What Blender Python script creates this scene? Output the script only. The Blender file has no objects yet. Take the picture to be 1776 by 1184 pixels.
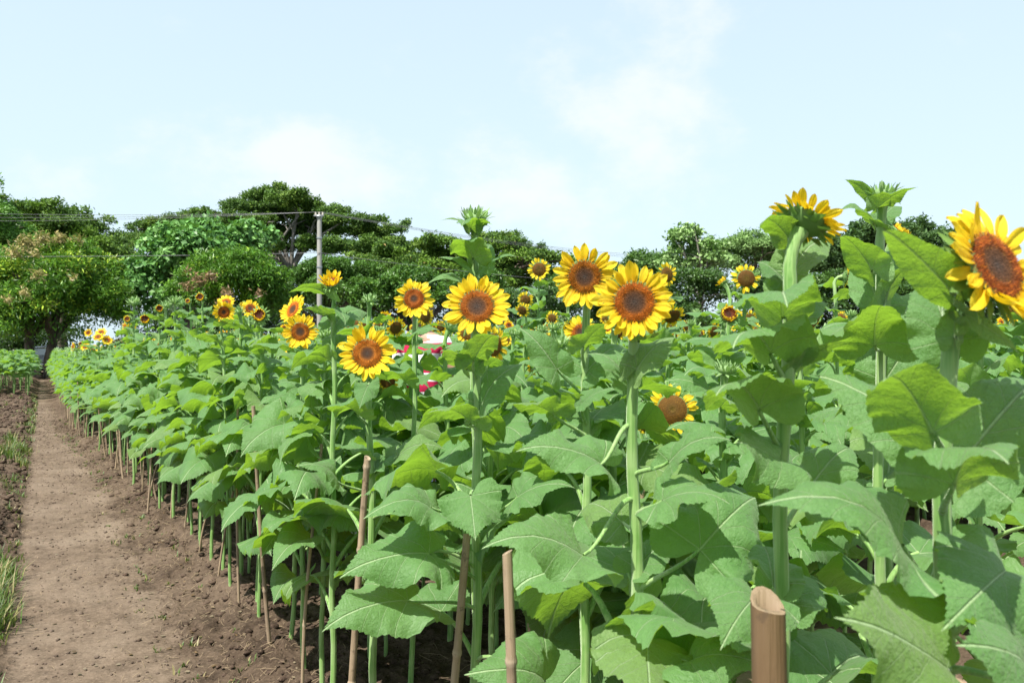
import bpy, math, random
import numpy as np
from mathutils import Vector, Matrix

R = math.radians
sc = bpy.context.scene
COL = sc.collection
H0 = 1.5            # eye height
FP = 1380.0         # focal length in photo pixels (1776 wide)
HZ = 600.0          # horizon row in the photo

# ------------------------------------------------------------------ camera
cam_d = bpy.data.cameras.new('camera')
cam = bpy.data.objects.new('camera', cam_d); COL.objects.link(cam)
cam.location = (0, 0, H0); cam.rotation_euler = (R(90), 0, 0)
cam_d.sensor_width = 36; cam_d.lens = 36 * FP / 1776
cam_d.shift_y = 8 / 1776
cam_d.clip_start = 0.05; cam_d.clip_end = 5000
cam_d.dof.use_dof = True; cam_d.dof.focus_distance = 3.2; cam_d.dof.aperture_fstop = 9.0
sc.camera = cam

# ------------------------------------------------------------------ light
SUN_EL, SUN_AZ = 60.0, -146.0     # azimuth: direction TO the sun measured from +Y, clockwise (behind the camera, to the left)
sunv = Vector((math.sin(R(SUN_AZ)) * math.cos(R(SUN_EL)), math.cos(R(SUN_AZ)) * math.cos(R(SUN_EL)), math.sin(R(SUN_EL))))
sd = bpy.data.lights.new('sun', 'SUN'); sd.energy = 5.0; sd.angle = R(0.5); sd.color = (1, .955, .87)
so = bpy.data.objects.new('sun', sd); COL.objects.link(so)
so.rotation_euler = sunv.to_track_quat('Z', 'Y').to_euler(); so.location = (0, -5, 30)
sc.view_settings.view_transform = 'Standard'; sc.view_settings.look = 'None'
sc.view_settings.exposure = 0.92; sc.view_settings.gamma = 1.0

w = bpy.data.worlds.new('World'); sc.world = w; w.use_nodes = True
nt = w.node_tree; nt.nodes.clear()
def wn(t, **k):
    n = nt.nodes.new(t)
    for a, b in k.items(): setattr(n, a, b)
    return n
def wl(a, b): nt.links.new(a, b)
out = wn('ShaderNodeOutputWorld'); bg = wn('ShaderNodeBackground'); bg.inputs[1].default_value = 0.084
sky = wn('ShaderNodeTexSky', sky_type='NISHITA', sun_disc=False, sun_elevation=R(SUN_EL), sun_rotation=R(SUN_AZ))
sky.air_density = 1.0; sky.dust_density = 2.4; sky.ozone_density = 1.0
tc = wn('ShaderNodeTexCoord')
sep = wn('ShaderNodeSeparateXYZ'); wl(tc.outputs['Generated'], sep.inputs[0])
# pale humid veil: stronger near the horizon
veil = wn('ShaderNodeMapRange'); wl(sep.outputs[2], veil.inputs[0])
veil.inputs[1].default_value = 0.0; veil.inputs[2].default_value = 0.55; veil.inputs[3].default_value = 0.85; veil.inputs[4].default_value = 0.66
mixv = wn('ShaderNodeMix', data_type='RGBA'); wl(veil.outputs[0], mixv.inputs[0]); wl(sky.outputs[0], mixv.inputs[6])
mixv.inputs[7].default_value = (5.6, 6.9, 7.7, 1)
# soft clouds placed by noise over the sky directions, gathered in two banks
def noise(scale, det, rough, sz, off):
    m = wn('ShaderNodeMapping'); wl(tc.outputs['Generated'], m.inputs[0]); m.inputs[3].default_value = (1, 1, sz); m.inputs[1].default_value = off
    n = wn('ShaderNodeTexNoise'); wl(m.outputs[0], n.inputs[0]); n.inputs['Scale'].default_value = scale
    n.inputs['Detail'].default_value = det; n.inputs['Roughness'].default_value = rough
    return n.outputs[0]
def bank(px, py, sx, sy):
    """soft elliptical region of the sky round the direction through (px, py)"""
    v = Vector(((px - 888) / FP, 1, -(py - HZ) / FP)).normalized()
    m = wn('ShaderNodeMapping'); m.vector_type = 'POINT'
    m.inputs[1].default_value = (-v.x / sx, -v.y / sx, -v.z / sy); m.inputs[3].default_value = (1 / sx, 1 / sx, 1 / sy)
    wl(tc.outputs['Generated'], m.inputs[0])
    ln = wn('ShaderNodeVectorMath', operation='LENGTH'); wl(m.outputs[0], ln.inputs[0])
    r = wn('ShaderNodeMapRange', interpolation_type='SMOOTHSTEP'); wl(ln.outputs[1], r.inputs[0])
    r.inputs[1].default_value = 0.1; r.inputs[2].default_value = 1.25; r.inputs[3].default_value = 1; r.inputs[4].default_value = 0
    return r.outputs[0]
def mth(op, a, b=None, clamp=False):
    n = wn('ShaderNodeMath', operation=op, use_clamp=clamp)
    for i, v in enumerate((a, b)):
        if v is None: continue
        if isinstance(v, (int, float)): n.inputs[i].default_value = v
        else: wl(v, n.inputs[i])
    return n.outputs[0]
banks = [bank(1110, 195, .16, .17), bank(1010, 110, .12, .07), bank(560, 310, .24, .08), bank(900, 330, .25, .09), bank(60, 310, .10, .05), bank(230, 230, .1, .06)]
bs = banks[0]
for k, b in enumerate(banks[1:]): bs = mth('MAXIMUM', bs, mth('MULTIPLY', b, (.7, 1, .8, .8, .4)[k]))
nz = noise(7.0, 12, .60, 1.6, (2.3, 0.4, 1.2))
cm = mth('ADD', nz, mth('MULTIPLY', bs, .46))
cr = wn('ShaderNodeMapRange', interpolation_type='SMOOTHSTEP'); wl(cm, cr.inputs[0])
cr.inputs[1].default_value = .62; cr.inputs[2].default_value = .98; cr.inputs[3].default_value = 0; cr.inputs[4].default_value = .70
mixc = wn('ShaderNodeMix', data_type='RGBA'); wl(cr.outputs[0], mixc.inputs[0]); wl(mixv.outputs[2], mixc.inputs[6])
mixc.inputs[7].default_value = (6.5, 6.65, 6.9, 1)
wl(mixc.outputs[2], bg.inputs[0]); wl(bg.outputs[0], out.inputs[0])

# ------------------------------------------------------------------ helpers
def P(px, py, d): return Vector(((px - 888) / FP * d, d, H0 - (py - HZ) / FP * d))
def GX(px, d): return (px - 888) / FP * d
rng = np.random.default_rng(7); random.seed(7)

class MB:
    def __init__(s): s.V = []; s.F = []; s.n = 0
    def add(s, V, F, mat=0, uv=None, col=None):
        V = np.asarray(V, float); F = np.asarray(F, int)
        s.V.append((V, uv if uv is not None else np.zeros((len(V), 2)), col if col is not None else np.ones((len(V), 3)) * .5))
        s.F.append((F + s.n, mat)); s.n += len(V); return s
    def mesh(s, name, mats, smooth=True):
        me = bpy.data.meshes.new(name)
        V = np.concatenate([a[0] for a in s.V]); UV = np.concatenate([a[1] for a in s.V]); C = np.concatenate([a[2] for a in s.V])
        loops = np.concatenate([f.ravel() for f, _ in s.F]); tot = np.concatenate([np.full(len(f), f.shape[1]) for f, _ in s.F])
        mi = np.concatenate([np.full(len(f), m) for f, m in s.F])
        me.vertices.add(len(V)); me.vertices.foreach_set('co', V.astype(np.float32).ravel())
        me.loops.add(len(loops)); me.loops.foreach_set('vertex_index', loops.astype(np.int32))
        me.polygons.add(len(tot)); st = np.concatenate([[0], np.cumsum(tot)[:-1]])
        me.polygons.foreach_set('loop_start', st.astype(np.int32)); me.polygons.foreach_set('loop_total', tot.astype(np.int32))
        me.polygons.foreach_set('material_index', mi.astype(np.int32))
        me.polygons.foreach_set('use_smooth', np.full(len(tot), smooth))
        for m in mats: me.materials.append(m)
        me.update(calc_edges=True)
        uvl = me.uv_layers.new(name='UVMap'); uvl.data.foreach_set('uv', UV[loops].astype(np.float32).ravel())
        ca = me.color_attributes.new('Col', 'FLOAT_COLOR', 'POINT')
        ca.data.foreach_set('color', np.concatenate([C, np.ones((len(C), 1))], 1).astype(np.float32).ravel())
        return me

def link(name, data, parent=None, mw=None):
    o = bpy.data.objects.new(name, data); COL.objects.link(o)
    if parent is not None: o.parent = parent
    if mw is not None: o.matrix_local = mw
    return o
def tag(o, label=None, cat=None, group=None, kind=None):
    if label: o['label'] = label
    if cat: o['category'] = cat
    if group: o['group'] = group
    if kind: o['kind'] = kind
    return o
def empty(name, loc, label=None, cat=None, group=None):
    o = bpy.data.objects.new(name, None); COL.objects.link(o); o.location = loc; o.empty_display_size = .1
    return tag(o, label, cat, group)
def copy_obj(o, parent=None):
    c = o.copy(); COL.objects.link(c)
    if parent is not None: c.parent = parent
    return c
KIDS = {}
def copy_tree(o, parent=None):
    c = copy_obj(o, parent)
    for ch in KIDS.get(o.name, ()): copy_tree(ch, c)
    return c
def index_kids():
    KIDS.clear()
    for o in bpy.data.objects:
        if o.parent: KIDS.setdefault(o.parent.name, []).append(o)

def tube(pts, rad, seg=8, cap=True):
    pts = [Vector(p) for p in pts]; n = len(pts)
    if not hasattr(rad, '__len__'): rad = [rad] * n
    V = []; up = Vector((0.13, 0.31, 1)).normalized(); pu = None
    for i, p in enumerate(pts):
        t = (pts[min(i + 1, n - 1)] - pts[max(i - 1, 0)]).normalized()
        if pu is None:
            a = t.cross(Vector((1, .2, 0)) if abs(t.z) > .8 else Vector((0, 0, 1))).normalized()
        else:
            a = (pu - t * pu.dot(t)).normalized()
        pu = a; b = t.cross(a)
        for k in range(seg):
            an = 2 * math.pi * k / seg
            V.append(p + (a * math.cos(an) + b * math.sin(an)) * rad[i])
    F = [(i * seg + k, i * seg + (k + 1) % seg, (i + 1) * seg + (k + 1) % seg, (i + 1) * seg + k) for i in range(n - 1) for k in range(seg)]
    V = np.array([tuple(v) for v in V])
    return V, np.array(F)
def add_tube(mb, pts, rad, seg=8, mat=0, cap=True, col=None):
    V, F = tube(pts, rad, seg); c = None if col is None else np.tile(col, (len(V), 1))
    mb.add(V, F, mat, col=c)
    if cap:
        b = len(V) - seg
        mb.add(V[b:], [list(range(seg))], mat, col=None if c is None else c[b:])
        mb.add(V[:seg], [list(range(seg))[::-1]], mat, col=None if c is None else c[:seg])
def bez(a, b, c, d, n=8):
    o = []
    for i in range(n + 1):
        t = i / n; o.append(a * (1 - t) ** 3 + b * 3 * t * (1 - t) ** 2 + c * 3 * t * t * (1 - t) + d * t ** 3)
    return o
def box(mb, c, s, mat=0, rz=0, bev=0):
    x, y, z = s[0] / 2, s[1] / 2, s[2] / 2
    V = np.array([(-x, -y, -z), (x, -y, -z), (x, y, -z), (-x, y, -z), (-x, -y, z), (x, -y, z), (x, y, z), (-x, y, z)])
    cr, sr = math.cos(rz), math.sin(rz)
    V = np.stack([V[:, 0] * cr - V[:, 1] * sr, V[:, 0] * sr + V[:, 1] * cr, V[:, 2]], 1) + np.array(c)
    mb.add(V, [(0, 3, 2, 1), (4, 5, 6, 7), (0, 1, 5, 4), (1, 2, 6, 5), (2, 3, 7, 6), (3, 0, 4, 7)], mat)

# ------------------------------------------------------------------ materials
def newmat(name):
    m = bpy.data.materials.new(name); m.use_nodes = True; n = m.node_tree; n.nodes.clear()
    return m, n
class NB:
    def __init__(s, name): s.m, s.t = newmat(name)
    def n(s, t, **k):
        x = s.t.nodes.new(t)
        for a, b in k.items(): setattr(x, a, b)
        return x
    def l(s, a, b): s.t.links.new(a, b)
    def math(s, op, a, b=None, c=None, clamp=False):
        x = s.n('ShaderNodeMath', operation=op, use_clamp=clamp)
        for i, v in enumerate((a, b, c)):
            if v is None: continue
            if isinstance(v, (int, float)): x.inputs[i].default_value = v
            else: s.l(v, x.inputs[i])
        return x.outputs[0]
    def rng(s, v, a, b, c=0, d=1, smooth=True):
        x = s.n('ShaderNodeMapRange', interpolation_type='SMOOTHSTEP' if smooth else 'LINEAR'); s.l(v, x.inputs[0])
        for i, q in enumerate((a, b, c, d)): x.inputs[i + 1].default_value = q
        return x.outputs[0]
    def mix(s, f, a, b, mode='MIX'):
        x = s.n('ShaderNodeMix', data_type='RGBA', blend_type=mode)
        for i, v in ((0, f), (6, a), (7, b)):
            if isinstance(v, (int, float)): x.inputs[i].default_value = v
            elif isinstance(v, tuple): x.inputs[i].default_value = tuple(v) + (1,) * (4 - len(v))
            else: s.l(v, x.inputs[i])
        return x.outputs[2]
    def noise(s, scale, det=4, rough=.55, vec=None, out=0, dist=0):
        x = s.n('ShaderNodeTexNoise'); x.inputs['Scale'].default_value = scale; x.inputs['Detail'].default_value = det
        x.inputs['Roughness'].default_value = rough; x.inputs['Distortion'].default_value = dist
        s.l(vec if vec is not None else s.obj(), x.inputs[0]); return x.outputs[out]
    def voro(s, scale, vec=None, feature='F1', out=0):
        x = s.n('ShaderNodeTexVoronoi', feature=feature); x.inputs['Scale'].default_value = scale
        s.l(vec if vec is not None else s.obj(), x.inputs[0]); return x.outputs[out]
    def obj(s):
        if not hasattr(s, '_tc'): s._tc = s.n('ShaderNodeTexCoord')
        return s._tc.outputs['Object']
    def uv(s):
        s.obj(); return s._tc.outputs['UV']
    def bump(s, h, st=.3, dist=.01, nrm=None):
        x = s.n('ShaderNodeBump'); x.inputs['Strength'].default_value = st; x.inputs['Distance'].default_value = dist
        s.l(h, x.inputs['Height'])
        if nrm is not None: s.l(nrm, x.inputs['Normal'])
        return x.outputs[0]
    def pr(s, col, rough=.6, nrm=None, spec=.5, metal=0):
        x = s.n('ShaderNodeBsdfPrincipled')
        if isinstance(col, tuple): x.inputs['Base Color'].default_value = col + (1,)
        else: s.l(col, x.inputs['Base Color'])
        if isinstance(rough, (int, float)): x.inputs['Roughness'].default_value = rough
        else: s.l(rough, x.inputs['Roughness'])
        x.inputs['Specular IOR Level'].default_value = spec; x.inputs['Metallic'].default_value = metal
        if nrm is not None: s.l(nrm, x.inputs['Normal'])
        return x.outputs[0]
    def trans(s, col, nrm=None):
        x = s.n('ShaderNodeBsdfTranslucent')
        if isinstance(col, tuple): x.inputs[0].default_value = col + (1,)
        else: s.l(col, x.inputs[0])
        if nrm is not None: s.l(nrm, x.inputs['Normal'])
        return x.outputs[0]
    def mixs(s, f, a, b):
        x = s.n('ShaderNodeMixShader')
        if isinstance(f, (int, float)): x.inputs[0].default_value = f
        else: s.l(f, x.inputs[0])
        s.l(a, x.inputs[1]); s.l(b, x.inputs[2]); return x.outputs[0]
    def out(s, sh):
        o = s.n('ShaderNodeOutputMaterial'); s.l(sh, o.inputs[0]); return s.m

def leaf_material():
    b = NB('sunflower_leaf'); uv = b.uv()
    sp = b.n('ShaderNodeSeparateXYZ'); b.l(uv, sp.inputs[0]); x, y = sp.outputs[0], sp.outputs[1]
    wob = b.math('MULTIPLY', b.math('SUBTRACT', b.noise(5, 2, .5, uv), .5), .05)
    ax = b.math('ABSOLUTE', x)
    mid = b.rng(ax, .013, .005)
    s = b.math('ADD', b.math('ADD', b.math('SUBTRACT', y, b.math('MULTIPLY', ax, 1.25)), b.math('MULTIPLY', b.math('MULTIPLY', ax, ax), 1.0)), wob)
    fr = b.math('ABSOLUTE', b.math('SUBTRACT', b.math('FRACT', b.math('ADD', b.math('MULTIPLY', s, 4.4), .5)), .5))
    lat = b.math('MULTIPLY', b.rng(fr, .030, .010), b.rng(s, -.03, .0))
    ex = b.rng(b.math('ABSOLUTE', b.math('ADD', y, b.math('MULTIPLY', ax, .12))), .008, .003)
    # fine net of veins
    net = b.rng(b.voro(17, uv, 'DISTANCE_TO_EDGE'), .05, .0)
    vein = b.math('MAXIMUM', mid, b.math('MULTIPLY', b.math('MAXIMUM', b.math('MULTIPLY', lat, b.rng(s, .5, .0, .45, 1)), ex), .8))
    oi = b.n('ShaderNodeObjectInfo'); rnd = oi.outputs['Random']
    n1 = b.noise(2.3, 5, .6, uv); n2 = b.noise(14, 3, .6, uv)
    top = b.mix(b.rng(rnd, 0, 1, 0, 1, False), (.070, .178, .046), (.092, .212, .052))
    top = b.mix(b.rng(n1, .35, .7), top, (.108, .225, .068))
    top = b.mix(b.math('MULTIPLY', b.rng(b.math('FRACT', b.math('MULTIPLY', rnd, 7.3)), .80, .95), .6), top, (.150, .235, .055))
    top = b.mix(b.math('MULTIPLY', net, .12), top, (.15, .30, .11))
    geo = b.n('ShaderNodeNewGeometry')
    under = b.mix(b.rng(n1, .3, .7), (.14, .265, .085), (.18, .30, .11))
    under = b.mix(b.math('MULTIPLY', net, .14), under, (.10, .20, .05))
    base = b.mix(geo.outputs['Backfacing'], top, under)
    # small bites and dry spots that belong to the leaf
    spot = b.math('MULTIPLY', b.rng(b.noise(7, 3, .6, uv), .70, .74), b.rng(rnd, .3, .5))
    base = b.mix(b.math('MULTIPLY', spot, .7), base, (.20, .16, .06))
    base = b.mix(b.math('MULTIPLY', vein, .85), base, (.36, .50, .25))
    n3 = b.noise(46, 3, .6, uv)
    h = b.math('ADD', b.math('MULTIPLY', vein, -1.3), b.math('ADD', b.math('ADD', b.math('MULTIPLY', n2, 1.5), b.math('MULTIPLY', n3, .5)), b.math('ADD', b.math('MULTIPLY', fr, .45), b.math('MULTIPLY', net, -.14))))
    base = b.mix(b.math('MULTIPLY', b.rng(n2, .35, .7), .2), base, (.14, .265, .09))
    nrm = b.bump(h, .8, .0042)
    tr = b.mix(b.math('MULTIPLY', vein, .5), (.33, .58, .035), (.24, .40, .06))
    x2 = b.n('ShaderNodeBsdfPrincipled'); b.l(base, x2.inputs['Base Color']); b.l(b.rng(n2, .3, .7, .46, .66), x2.inputs['Roughness']); x2.inputs['Specular IOR Level'].default_value = .42
    x2.inputs['Sheen Weight'].default_value = .16; x2.inputs['Sheen Roughness'].default_value = .5; x2.inputs['Sheen Tint'].default_value = (.95, 1, .85, 1); b.l(nrm, x2.inputs['Normal'])
    return b.out(b.mixs(.36, x2.outputs[0], b.trans(tr, nrm)))
def stem_material():
    b = NB('sunflower_stem'); o = b.obj()
    st = b.n('ShaderNodeMapping'); b.l(o, st.inputs[0]); st.inputs[3].default_value = (170, 170, 4)
    n = b.noise(1, 3, .5, st.outputs[0]); n2 = b.noise(9, 3, .5)
    c = b.mix(b.rng(n, .35, .65), (.115, .27, .045), (.25, .41, .12)); c = b.mix(b.rng(n2, .4, .7), c, (.30, .44, .17))
    nrm = b.bump(n, .9, .004)
    x = b.n('ShaderNodeBsdfPrincipled'); b.l(c, x.inputs['Base Color']); x.inputs['Roughness'].default_value = .6
    x.inputs['Sheen Weight'].default_value = .5; x.inputs['Sheen Roughness'].default_value = .4; b.l(nrm, x.inputs['Normal'])
    x.inputs['Sheen Tint'].default_value = (.9, 1, .8, 1)
    return b.out(b.mixs(.12, x.outputs[0], b.trans((.3, .5, .06))))
def petal_material():
    b = NB('sunflower_petal'); uv = b.uv(); sp = b.n('ShaderNodeSeparateXYZ'); b.l(uv, sp.inputs[0])
    x, y = sp.outputs[0], sp.outputs[1]
    st = b.n('ShaderNodeMapping'); b.l(uv, st.inputs[0]); st.inputs[3].default_value = (26, 1.2, 1)
    n = b.noise(1, 2, .5, st.outputs[0]); oi = b.n('ShaderNodeObjectInfo')
    c = b.mix(b.rng(y, 0, .45), (.90, .46, .012), (.96, .74, .03))
    c = b.mix(b.math('MULTIPLY', b.rng(n, .4, .7), .4), c, (.93, .58, .012))
    c = b.mix(b.math('MULTIPLY', b.rng(y, .55, 1.0), .6), c, (.97, .80, .07))
    c = b.mix(b.math('MULTIPLY', oi.outputs['Random'], .35), c, (.93, .60, .008))
    nrm = b.bump(n, .7, .004)
    return b.out(b.mixs(.42, b.pr(c, .5, nrm, .3), b.trans((.96, .66, .014), nrm)))
def disc_material(name, mature):
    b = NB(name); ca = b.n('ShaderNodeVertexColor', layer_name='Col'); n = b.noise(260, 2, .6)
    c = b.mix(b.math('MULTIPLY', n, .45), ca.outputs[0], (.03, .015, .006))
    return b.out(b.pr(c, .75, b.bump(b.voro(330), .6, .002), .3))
def colour_leaf(name, trans=(.22, .42, .03), f=.3, rough=.5, spec=.4):
    b = NB(name); ca = b.n('ShaderNodeVertexColor', layer_name='Col')
    t = b.mix(.6, ca.outputs[0], trans + (1,), 'MIX')
    return b.out(b.mixs(f, b.pr(ca.outputs[0], rough, None, spec), b.trans(t)))
def bark(name, c1, c2, sc_=6):
    b = NB(name); o = b.obj(); m = b.n('ShaderNodeMapping'); b.l(o, m.inputs[0]); m.inputs[3].default_value = (1, 1, .25)
    n = b.noise(sc_, 6, .65, m.outputs[0])
    return b.out(b.pr(b.mix(b.rng(n, .35, .65), c1, c2), .85, b.bump(n, .6, .03), .2))
def simple(name, c, rough=.6, spec=.4, metal=0, var=.15, scale=20):
    b = NB(name); n = b.noise(scale, 4, .6)
    c2 = tuple(v * (1 - var) for v in c)
    return b.out(b.pr(b.mix(n, c, c2), rough, b.bump(n, .1, .003), spec, metal))
def bamboo_material(old=False):
    b = NB('bamboo_stake'); o = b.obj(); m = b.n('ShaderNodeMapping'); b.l(o, m.inputs[0]); m.inputs[3].default_value = (120, 120, 5)
    n = b.noise(1, 4, .6, m.outputs[0]); n2 = b.noise(11, 4, .6); oi = b.n('ShaderNodeObjectInfo')
    c = b.mix(b.rng(n, .3, .7), (.20, .143, .080), (.34, .25, .15))
    c = b.mix(b.math('MULTIPLY', b.rng(n2, .45, .7), .6), c, (.11, .07, .042))
    c = b.mix(b.math('MULTIPLY', oi.outputs['Random'], .55), c, (.30, .22, .16)); c = b.mix(b.math('MULTIPLY', b.rng(b.noise(3, 6, .8, m.outputs[0]), .6, .66), .5), c, (.42, .36, .30))
    if old: c = b.mix(.8, c, (.125, .074, .034))
    ca = b.n('ShaderNodeVertexColor', layer_name='Col'); c = b.mix(b.math('MULTIPLY', ca.outputs[0], .5), c, (.44, .36, .26))
    c = b.mix(b.math('MULTIPLY', b.rng(b.noise(38, 6, .7), .56, .66), .55), c, (.08, .055, .035))
    return b.out(b.pr(c, .65, b.bump(n, .8, .004), .3))
def soil_material(name, dark, mid, light, sand=False):
    b = NB(name); o = b.obj()
    n1 = b.noise(1.3, 6, .6); n2 = b.noise(9, 8, .7); n3 = b.noise(60, 5, .7); v = b.voro(26, None, 'F1')
    c = b.mix(b.rng(n2, .32, .62), dark, mid)
    c = b.mix(b.math('MULTIPLY', b.rng(n1, .42, .68), .75), c, light)
    c = b.mix(b.math('MULTIPLY', b.rng(n3, .52, .75), .55), c, tuple(x * 1.5 for x in light))
    c = b.mix(b.math('MULTIPLY', b.rng(n3, .48, .30), .5), c, tuple(x * .55 for x in dark))
    h = b.math('ADD', b.math('MULTIPLY', n2, .7), b.math('ADD', b.math('MULTIPLY', n3, .35), b.math('MULTIPLY', v, 0.0 if sand else .5)))
    return b.out(b.pr(c, .95, b.bump(h, .35 if sand else .9, .03), .1))

def field_material():
    """packed path, crumbly soil and sand in one material, blended by the worn areas stored on the sheet"""
    b = NB('field_soil'); ca = b.n('ShaderNodeVertexColor', layer_name='Col'); sp = b.n('ShaderNodeSeparateColor'); b.l(ca.outputs[0], sp.inputs[0])
    n1 = b.noise(1.3, 6, .6); n2 = b.noise(9, 8, .7); n3 = b.noise(60, 5, .7); v = b.voro(26); n0 = b.noise(3.1, 7, .7)
    def three(dark, mid, light):
        c = b.mix(b.rng(n2, .32, .62), dark, mid); c = b.mix(b.math('MULTIPLY', b.rng(n1, .42, .68), .75), c, light)
        c = b.mix(b.math('MULTIPLY', b.rng(n3, .52, .75), .55), c, tuple(x * 1.5 for x in light)); return b.mix(b.math('MULTIPLY', b.rng(n3, .48, .30), .5), c, tuple(x * .55 for x in dark))
    so_ = three((.042, .029, .020), (.102, .072, .050), (.165, .121, .086)); di = three((.080, .058, .041), (.145, .107, .077), (.195, .150, .112)); sa = three((.24, .17, .115), (.33, .24, .165), (.39, .295, .21))
    wob = b.math('MULTIPLY', b.math('SUBTRACT', n0, .5), 2.2)
    fp = b.rng(b.math('ADD', sp.outputs[0], wob), .25, .75); fs = b.rng(b.math('ADD', sp.outputs[1], b.math('MULTIPLY', wob, .6)), .3, .7)
    c = b.mix(fs, b.mix(fp, so_, di), sa)
    rough = b.math('SUBTRACT', 1.0, b.math('MULTIPLY', b.math('MAXIMUM', fp, fs), .5))
    h = b.math('ADD', b.math('MULTIPLY', n2, .8), b.math('ADD', b.math('MULTIPLY', n3, .5), b.math('MULTIPLY', b.math('MULTIPLY', v, rough), .6)))
    x = b.n('ShaderNodeBump'); x.inputs['Distance'].default_value = .03; b.l(h, x.inputs['Height']); b.l(rough, x.inputs['Strength'])
    return b.out(b.pr(c, .95, x.outputs[0], .1))

M = {}
M['leaf'] = leaf_material(); M['stem'] = stem_material(); M['petal'] = petal_material()
M['disc'] = disc_material('sunflower_disc', False)
M['bract'] = colour_leaf('sunflower_bract', (.25, .48, .04), .25, .6, .3)
M['bamboo'] = bamboo_material(); M['bamboo_old'] = bamboo_material(True)
M['dirt'] = soil_material('packed_soil', (.070, .050, .038), (.125, .091, .070), (.170, .130, .102))
M['soil'] = soil_material('tilled_soil', (.038, .026, .019), (.088, .060, .044), (.145, .104, .076))
M['field'] = field_material()
M['sand'] = soil_material('sandy_soil', (.26, .18, .115), (.37, .265, .175), (.43, .32, .22), True)
M['grass'] = colour_leaf('grass_blade', (.25, .42, .04), .25)
M['straw'] = simple('straw', (.32, .24, .15), .8)
M['tree'] = colour_leaf('tree_leaf', (.16, .33, .02), .24, .42, .35)
M['tree_dull'] = colour_leaf('tree_leaf_fine', (.14, .28, .02), .22, .6, .25)
M['bark'] = bark('bark_brown', (.06, .045, .035), (.15, .12, .095))
M['bark_grey'] = bark('bark_grey', (.12, .11, .10), (.26, .24, .21))
M['concrete'] = simple('pole_concrete', (.38, .37, .345), .8, .2, 0, .25, 6)
M['metal'] = simple('galvanised_metal', (.45, .46, .47), .4, .5, .8)
M['wire'] = simple('wire_grey', (.16, .16, .17), .5)
M['ceramic'] = simple('insulator', (.5, .45, .4), .3)

# ------------------------------------------------------------------ ground layout
RD = [-3, 0, 3.81, 4.41, 5.56, 6.59, 7.67, 8.73, 9.86, 11.5, 12.7, 14.1, 22, 41, 80]
RX = [2.86, 1.09, -1.157, -1.51, -2.19, -2.83, -3.43, -4.11, -4.84, -5.86, -6.73, -7.66, -12.40, -23.7, -46.6]
def X1(d): return np.interp(d, RD, RX)          # the first row of sunflowers
def XL(d): return -0.18 - 0.588 * d             # left edge of the path
C_ = 0.861
def hnoise(x, y, s, seed=0):
    return (np.sin(x * s * 1.3 + y * s * .7 + seed) + np.sin(x * s * .6 - y * s * 1.7 + seed * 2.1) + np.sin(x * s * 2.1 + y * s * 1.9 + seed * .7)) / 3
def sm(a, b, x):
    t = np.clip((x - a) / (b - a), 0, 1); return t * t * (3 - 2 * t)
GAPS = [(1.42, 2.62), (4.0, 4.75), (6.3, 7.0), (8.6, 9.3), (10.9, 11.6), (13.2, 14.0)]   # walkways, metres right of the first row
def hgt(x, y):
    x = np.asarray(x, float); y = np.asarray(y, float)
    dr = (x - X1(y)) * C_; dl = (XL(y) - x) * C_
    h = .09 * sm(-.38, .10, dr) + .11 * sm(-.02, .28, dl)
    for a, b_ in GAPS: h = h - .08 * sm(a - .15, a + .05, dr) * (1 - sm(b_ - .05, b_ + .15, dr))
    inpath = (1 - sm(-.35, 0, dr)) * (1 - sm(0, .2, dl))
    insand = sm(1.4, 1.55, dr) * (1 - sm(2.45, 2.6, dr))
    rough = 1 - .8 * np.maximum(inpath, insand)
    h = h + rough * (.022 * hnoise(x, y, 6) + .016 * hnoise(x, y, 15, 3) + .010 * hnoise(x, y, 33, 5)) + .008 * hnoise(x, y, 2.1, 9)
    return h
def hz(x, y): return float(hgt(x, y))
# rows of cross sections at increasing distance
ds = np.concatenate([np.linspace(-2.5, .6, 12), .6 * np.exp(np.linspace(.02, math.log(60 / .6), 330))])
def strip(name, offs, mat, jit=0.0, label=None):
    """sheet following the row curve; offs(d) gives the cross positions"""
    rows = []
    for d in ds:
        xs = offs(d); ys = np.full(len(xs), d); z = hgt(xs, ys)
        if jit: z = z + rng.normal(0, jit, len(xs)) * np.where(np.arange(len(xs)) % (len(xs) - 1) == 0, 0, 1)
        rows.append(np.stack([xs, ys, z], 1))
    nr, nc = len(rows), len(rows[0]); V = np.concatenate(rows)
    dr = (V[:, 0] - X1(V[:, 1])) * C_; dl = (XL(V[:, 1]) - V[:, 0]) * C_
    Cc = np.stack([(1 - sm(-.62, -.12, dr)) * (1 - sm(-.12, .10, dl)), sm(1.3, 1.6, dr) * (1 - sm(2.45, 2.75, dr)), np.zeros(len(V))], 1)
    i = np.arange(nr - 1)[:, None] * nc + np.arange(nc - 1)[None]
    i = i.ravel(); F = np.stack([i, i + 1, i + nc + 1, i + nc], 1)
    mb = MB().add(V, F, 0, None, Cc); o = link(name, mb.mesh(name, [M['field']])); tag(o, label, kind='structure'); return o
strip('ground_left', lambda d: np.concatenate([np.linspace(XL(d) - 30, XL(d) - 2.2, 25)[:-1], np.linspace(XL(d) - 2.2, XL(d), 70)]), M['soil'], .007, 'rough dug brown soil left of the path')
strip('path', lambda d: np.linspace(XL(d), X1(d) - .33 / C_, 60), M['dirt'], .0016, 'trodden brown dirt path along the sunflower row')
strip('ground_bed', lambda d: np.linspace(X1(d) - .33 / C_, X1(d) + 1.45 / C_, 90), M['soil'], .007, 'dark crumbly soil of the first sunflower bed')
strip('walkway', lambda d: np.linspace(X1(d) + 1.45 / C_, X1(d) + 2.6 / C_, 40), M['sand'], .0015, 'pale sandy walkway between the sunflower beds')
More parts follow.
